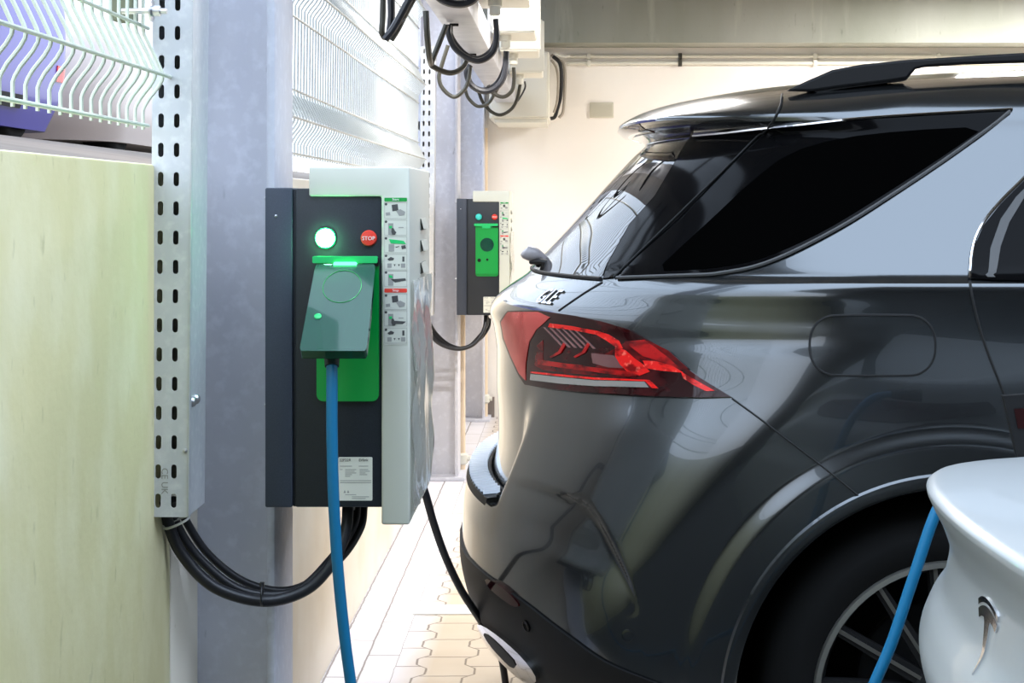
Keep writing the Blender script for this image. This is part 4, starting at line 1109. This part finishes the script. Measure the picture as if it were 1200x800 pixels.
for pts, r, lb in (([(449.5,-60,4.2),(449,-10,4.2),(448.5,20,4.2),(447.5,38,4.2),(450,44,4.22)], .008, 'leftmost of the dark cables hanging at the top left'),
                ([(457,-60,4.25),(458,-10,4.25),(458.5,20,4.25),(456,40,4.25),(452,44,4.24)], .010, 'middle of the dark cables hanging at the top left'),
                ([(505,-60,4.2),(485,-12,4.2),(472,14,4.2),(460,35,4.2),(451,46,4.2)], .0105, 'slanting cable, foremost of those hanging at the top left'),
                ([(510,-60,4.3),(490,-12,4.3),(477,12,4.3),(466,34,4.3),(458,47,4.3)], .0085, 'slanting cable, second of those hanging at the top left')):
    loop(pts, r, 'cable_grey' if r < .01 else 'cable', lb)
tie('cable_tie', 'black cable tie round the slanting cables at the top left', at(467,27,4.25), (.5,0,-.85), .021, M['cable'], .002)
loop([(500,-40,4.9),(508,-12,4.9),(520,1,4.9),(538,5,4.9),(553,1,4.9),(562,-12,4.9),(566,-40,4.9)], .012, 'cable', 'heavy black cable loop cut by the top edge of the photo')
loop([(503,-40,4.95),(512,-10,4.95),(524,-1,4.95),(540,2,4.95),(555,-4,4.95),(565,-40,4.95)], .010, 'cable', 'second heavy cable behind the loop at the top edge')
# wall cabinet at the back with its bundle of wires
t = thing('electrical_cabinet', 'cream electrical cabinet at the end of the overhead duct', 'cabinet', (-.28, 10.2, 1.9))
MB().bbox(-.47, -.108, 9.85, YB, 1.905, 2.31, .006).build('case', M['box'], t)
MB().bbox(-.46, -.118, 9.835, 9.85, 1.915, 2.30, .004).build('door', M['box'], t)
MB().bbox(-.44, -.118, 9.87, 10.5, 1.88, 1.906, .004).build('cable_trunking', M['pvc'], t)
for i, (pts, r) in enumerate([([(646,64),(654,70),(661,76),(662,100),(660,130),(655,138)], .010), ([(648,66),(656,74),(658,90),(657,112),(653,128),(650,137),(645,139)], .012), ([(646,70),(652,80),(654,95),(653,118),(649,132)], .008), ([(650,63),(660,66),(664,66),(668,65)], .008)]):
    P = [at(px, py, 10.45-.02*i) for px, py in pts]
    tag(MB().tube(smooth_path(P, 6), r, 8).build('wire', M['cable' if i == 1 else ('cable_light' if i in (0,2) else 'pvc')], loc=P[2]),
        ['outer grey cable curving down beside the cream cabinet', 'black cable curling at the cream cabinet corner', 'inner grey cable beside the cream cabinet', 'short white cable leaving the cream cabinet towards the wall conduits'][i], 'cable')
for py, lb in ((66, 'upper white conduit along the back wall under the beam'), (74, 'lower white conduit along the back wall under the beam')):
    t = thing('conduit', lb, 'conduit', at(820, py, YB-.02), 'white conduits on the back wall')
    MB().tube([at(664,py,YB-.02), at(1400,py,YB-.02)], .012, 10).build('tube', M['pvc'], t)
    for px in (690, 797, 955, 1100):
        p = at(px, py, YB-.02); MB().bbox(p.x-.012,p.x+.012,YB-.038,YB,p.z-.02,p.z+.02,.003).build('clip', M['cable_grey'] if px == 797 else M['pvc'], t)
a = at(691,120,YB); b = at(719,138,YB)
t = thing('wall_vent', 'small pale grey vent plate on the back wall, left of SUV spoiler', 'vent', ((a.x+b.x)/2, YB, b.z))
MB().bbox(a.x, b.x, YB-.012, YB, b.z, a.z, .003).build('frame', M['vent'], t)
for k in range(7): zz = b.z+.012+k*(a.z-b.z-.02)/7; MB().box(a.x+.01,b.x-.01,YB-.016,YB-.011,zz,zz+.006).build('slat', M['vent'], t)
# water pipes
def pipe(px, Y, y0, y1, yf, label):
    p = at(px, y0, Y); q_ = at(px, y1, Y); f_ = at(px, yf, Y)
    t = thing('water_pipe', label, 'pipe', (p.x, Y, 0))
    MB().tube([(p.x,Y,max(.0,q_.z)), (p.x,Y,p.z)], .017, 12).build('tube', M['pipe'], t)
    MB().tube([(p.x,Y,f_.z-.03),(p.x,Y,f_.z-.02),(p.x,Y,f_.z+.02),(p.x,Y,f_.z+.03)], [.02,.03,.03,.02], 12).tube([(p.x-.05,Y,f_.z),(p.x+.045,Y,f_.z)], .014, 8).build('valve', M['pvc'], t)
pipe(541.5, 8.36, 368, 574, 537, 'cream pipe with a valve running down beside the far column')
pipe(568.5, 10.45, 150, 494, 467, 'cream pipe running down the back wall near the corner')
struct(MB().box(-.70, -.47, YB-.03, YB, 0, .13).build('baseboard_back', mat('grey skirting', c(128,118,112), .8)))
# concrete crumbs at the column foot
rk = MB(); 

# ------------------------------------------------------------------ vehicles parked beyond the fence
def parked(Yend, m, label, xa, nose, tall=0., red=True):
    z0 = 1.69; Xc = -3.72
    wd = lambda x, y, z: Vector((Xc+y, Yend-x, z+z0))
    lv = [(.10,.80,.12,.3,2.2,4.1),(.30,.86,.03,.3,2.2,4.25),(.5,.88,0,.3,2.2,4.3),(.75,.89,.02,.3,2.2,4.25),(.9,.87,.06,.35,2.2,4.1),(.98,.85,.10,.4,2.2,3.6),(1.1,.80,.2,.4,2.2,3.2),(1.35,.68,.42,.4,2.2,2.6),(1.42,.55,.6,.4,2.2,2.3),(1.44,.2,.9,.2,2,1.9)]
    cr = Car(lv, wd, (), .35, .31, 0)
    t = thing('car', label, 'car', (Xc, Yend-2.1, z0))
    cr.body(cr.grid([i/70 for i in range(1,71)], 60, 20), 'body', M[m], t)
    for a in (.8, 3.35):
        for sg in (1, -1):
            wm = lambda p, sg=sg: wd(p.x, -p.y*sg, p.z)
            wheel(t, a, -.86+.20, .31, .31, .2, .2, wm, detail=False)
    patch(cr, 'side_window', [(1.05,1.0),(3.2,1.0),(2.6,1.32),(1.2,1.32)], .004, M['glass_dark'], t, .05)
    patch(cr, 'sill_strip', [(1.6,.20),(3.2,.20),(3.2,.27),(1.6,.27)], .012, M['blackmatte'], t, .03)
    for z_ in (.30,): patch(cr, 'tail_reflector', [(.80,.38),(1.12,.38),(1.12,.47),(.80,.47)], .006, M['lens_red'], t, .03)
    return t
parked(9.5, 'lilac', 'violet blue car parked outside, seen through the near mesh fence', .8, 1)
parked(14.1, 'whitecar', 'pale car parked beyond the violet blue car outside the fence', .8, 1)
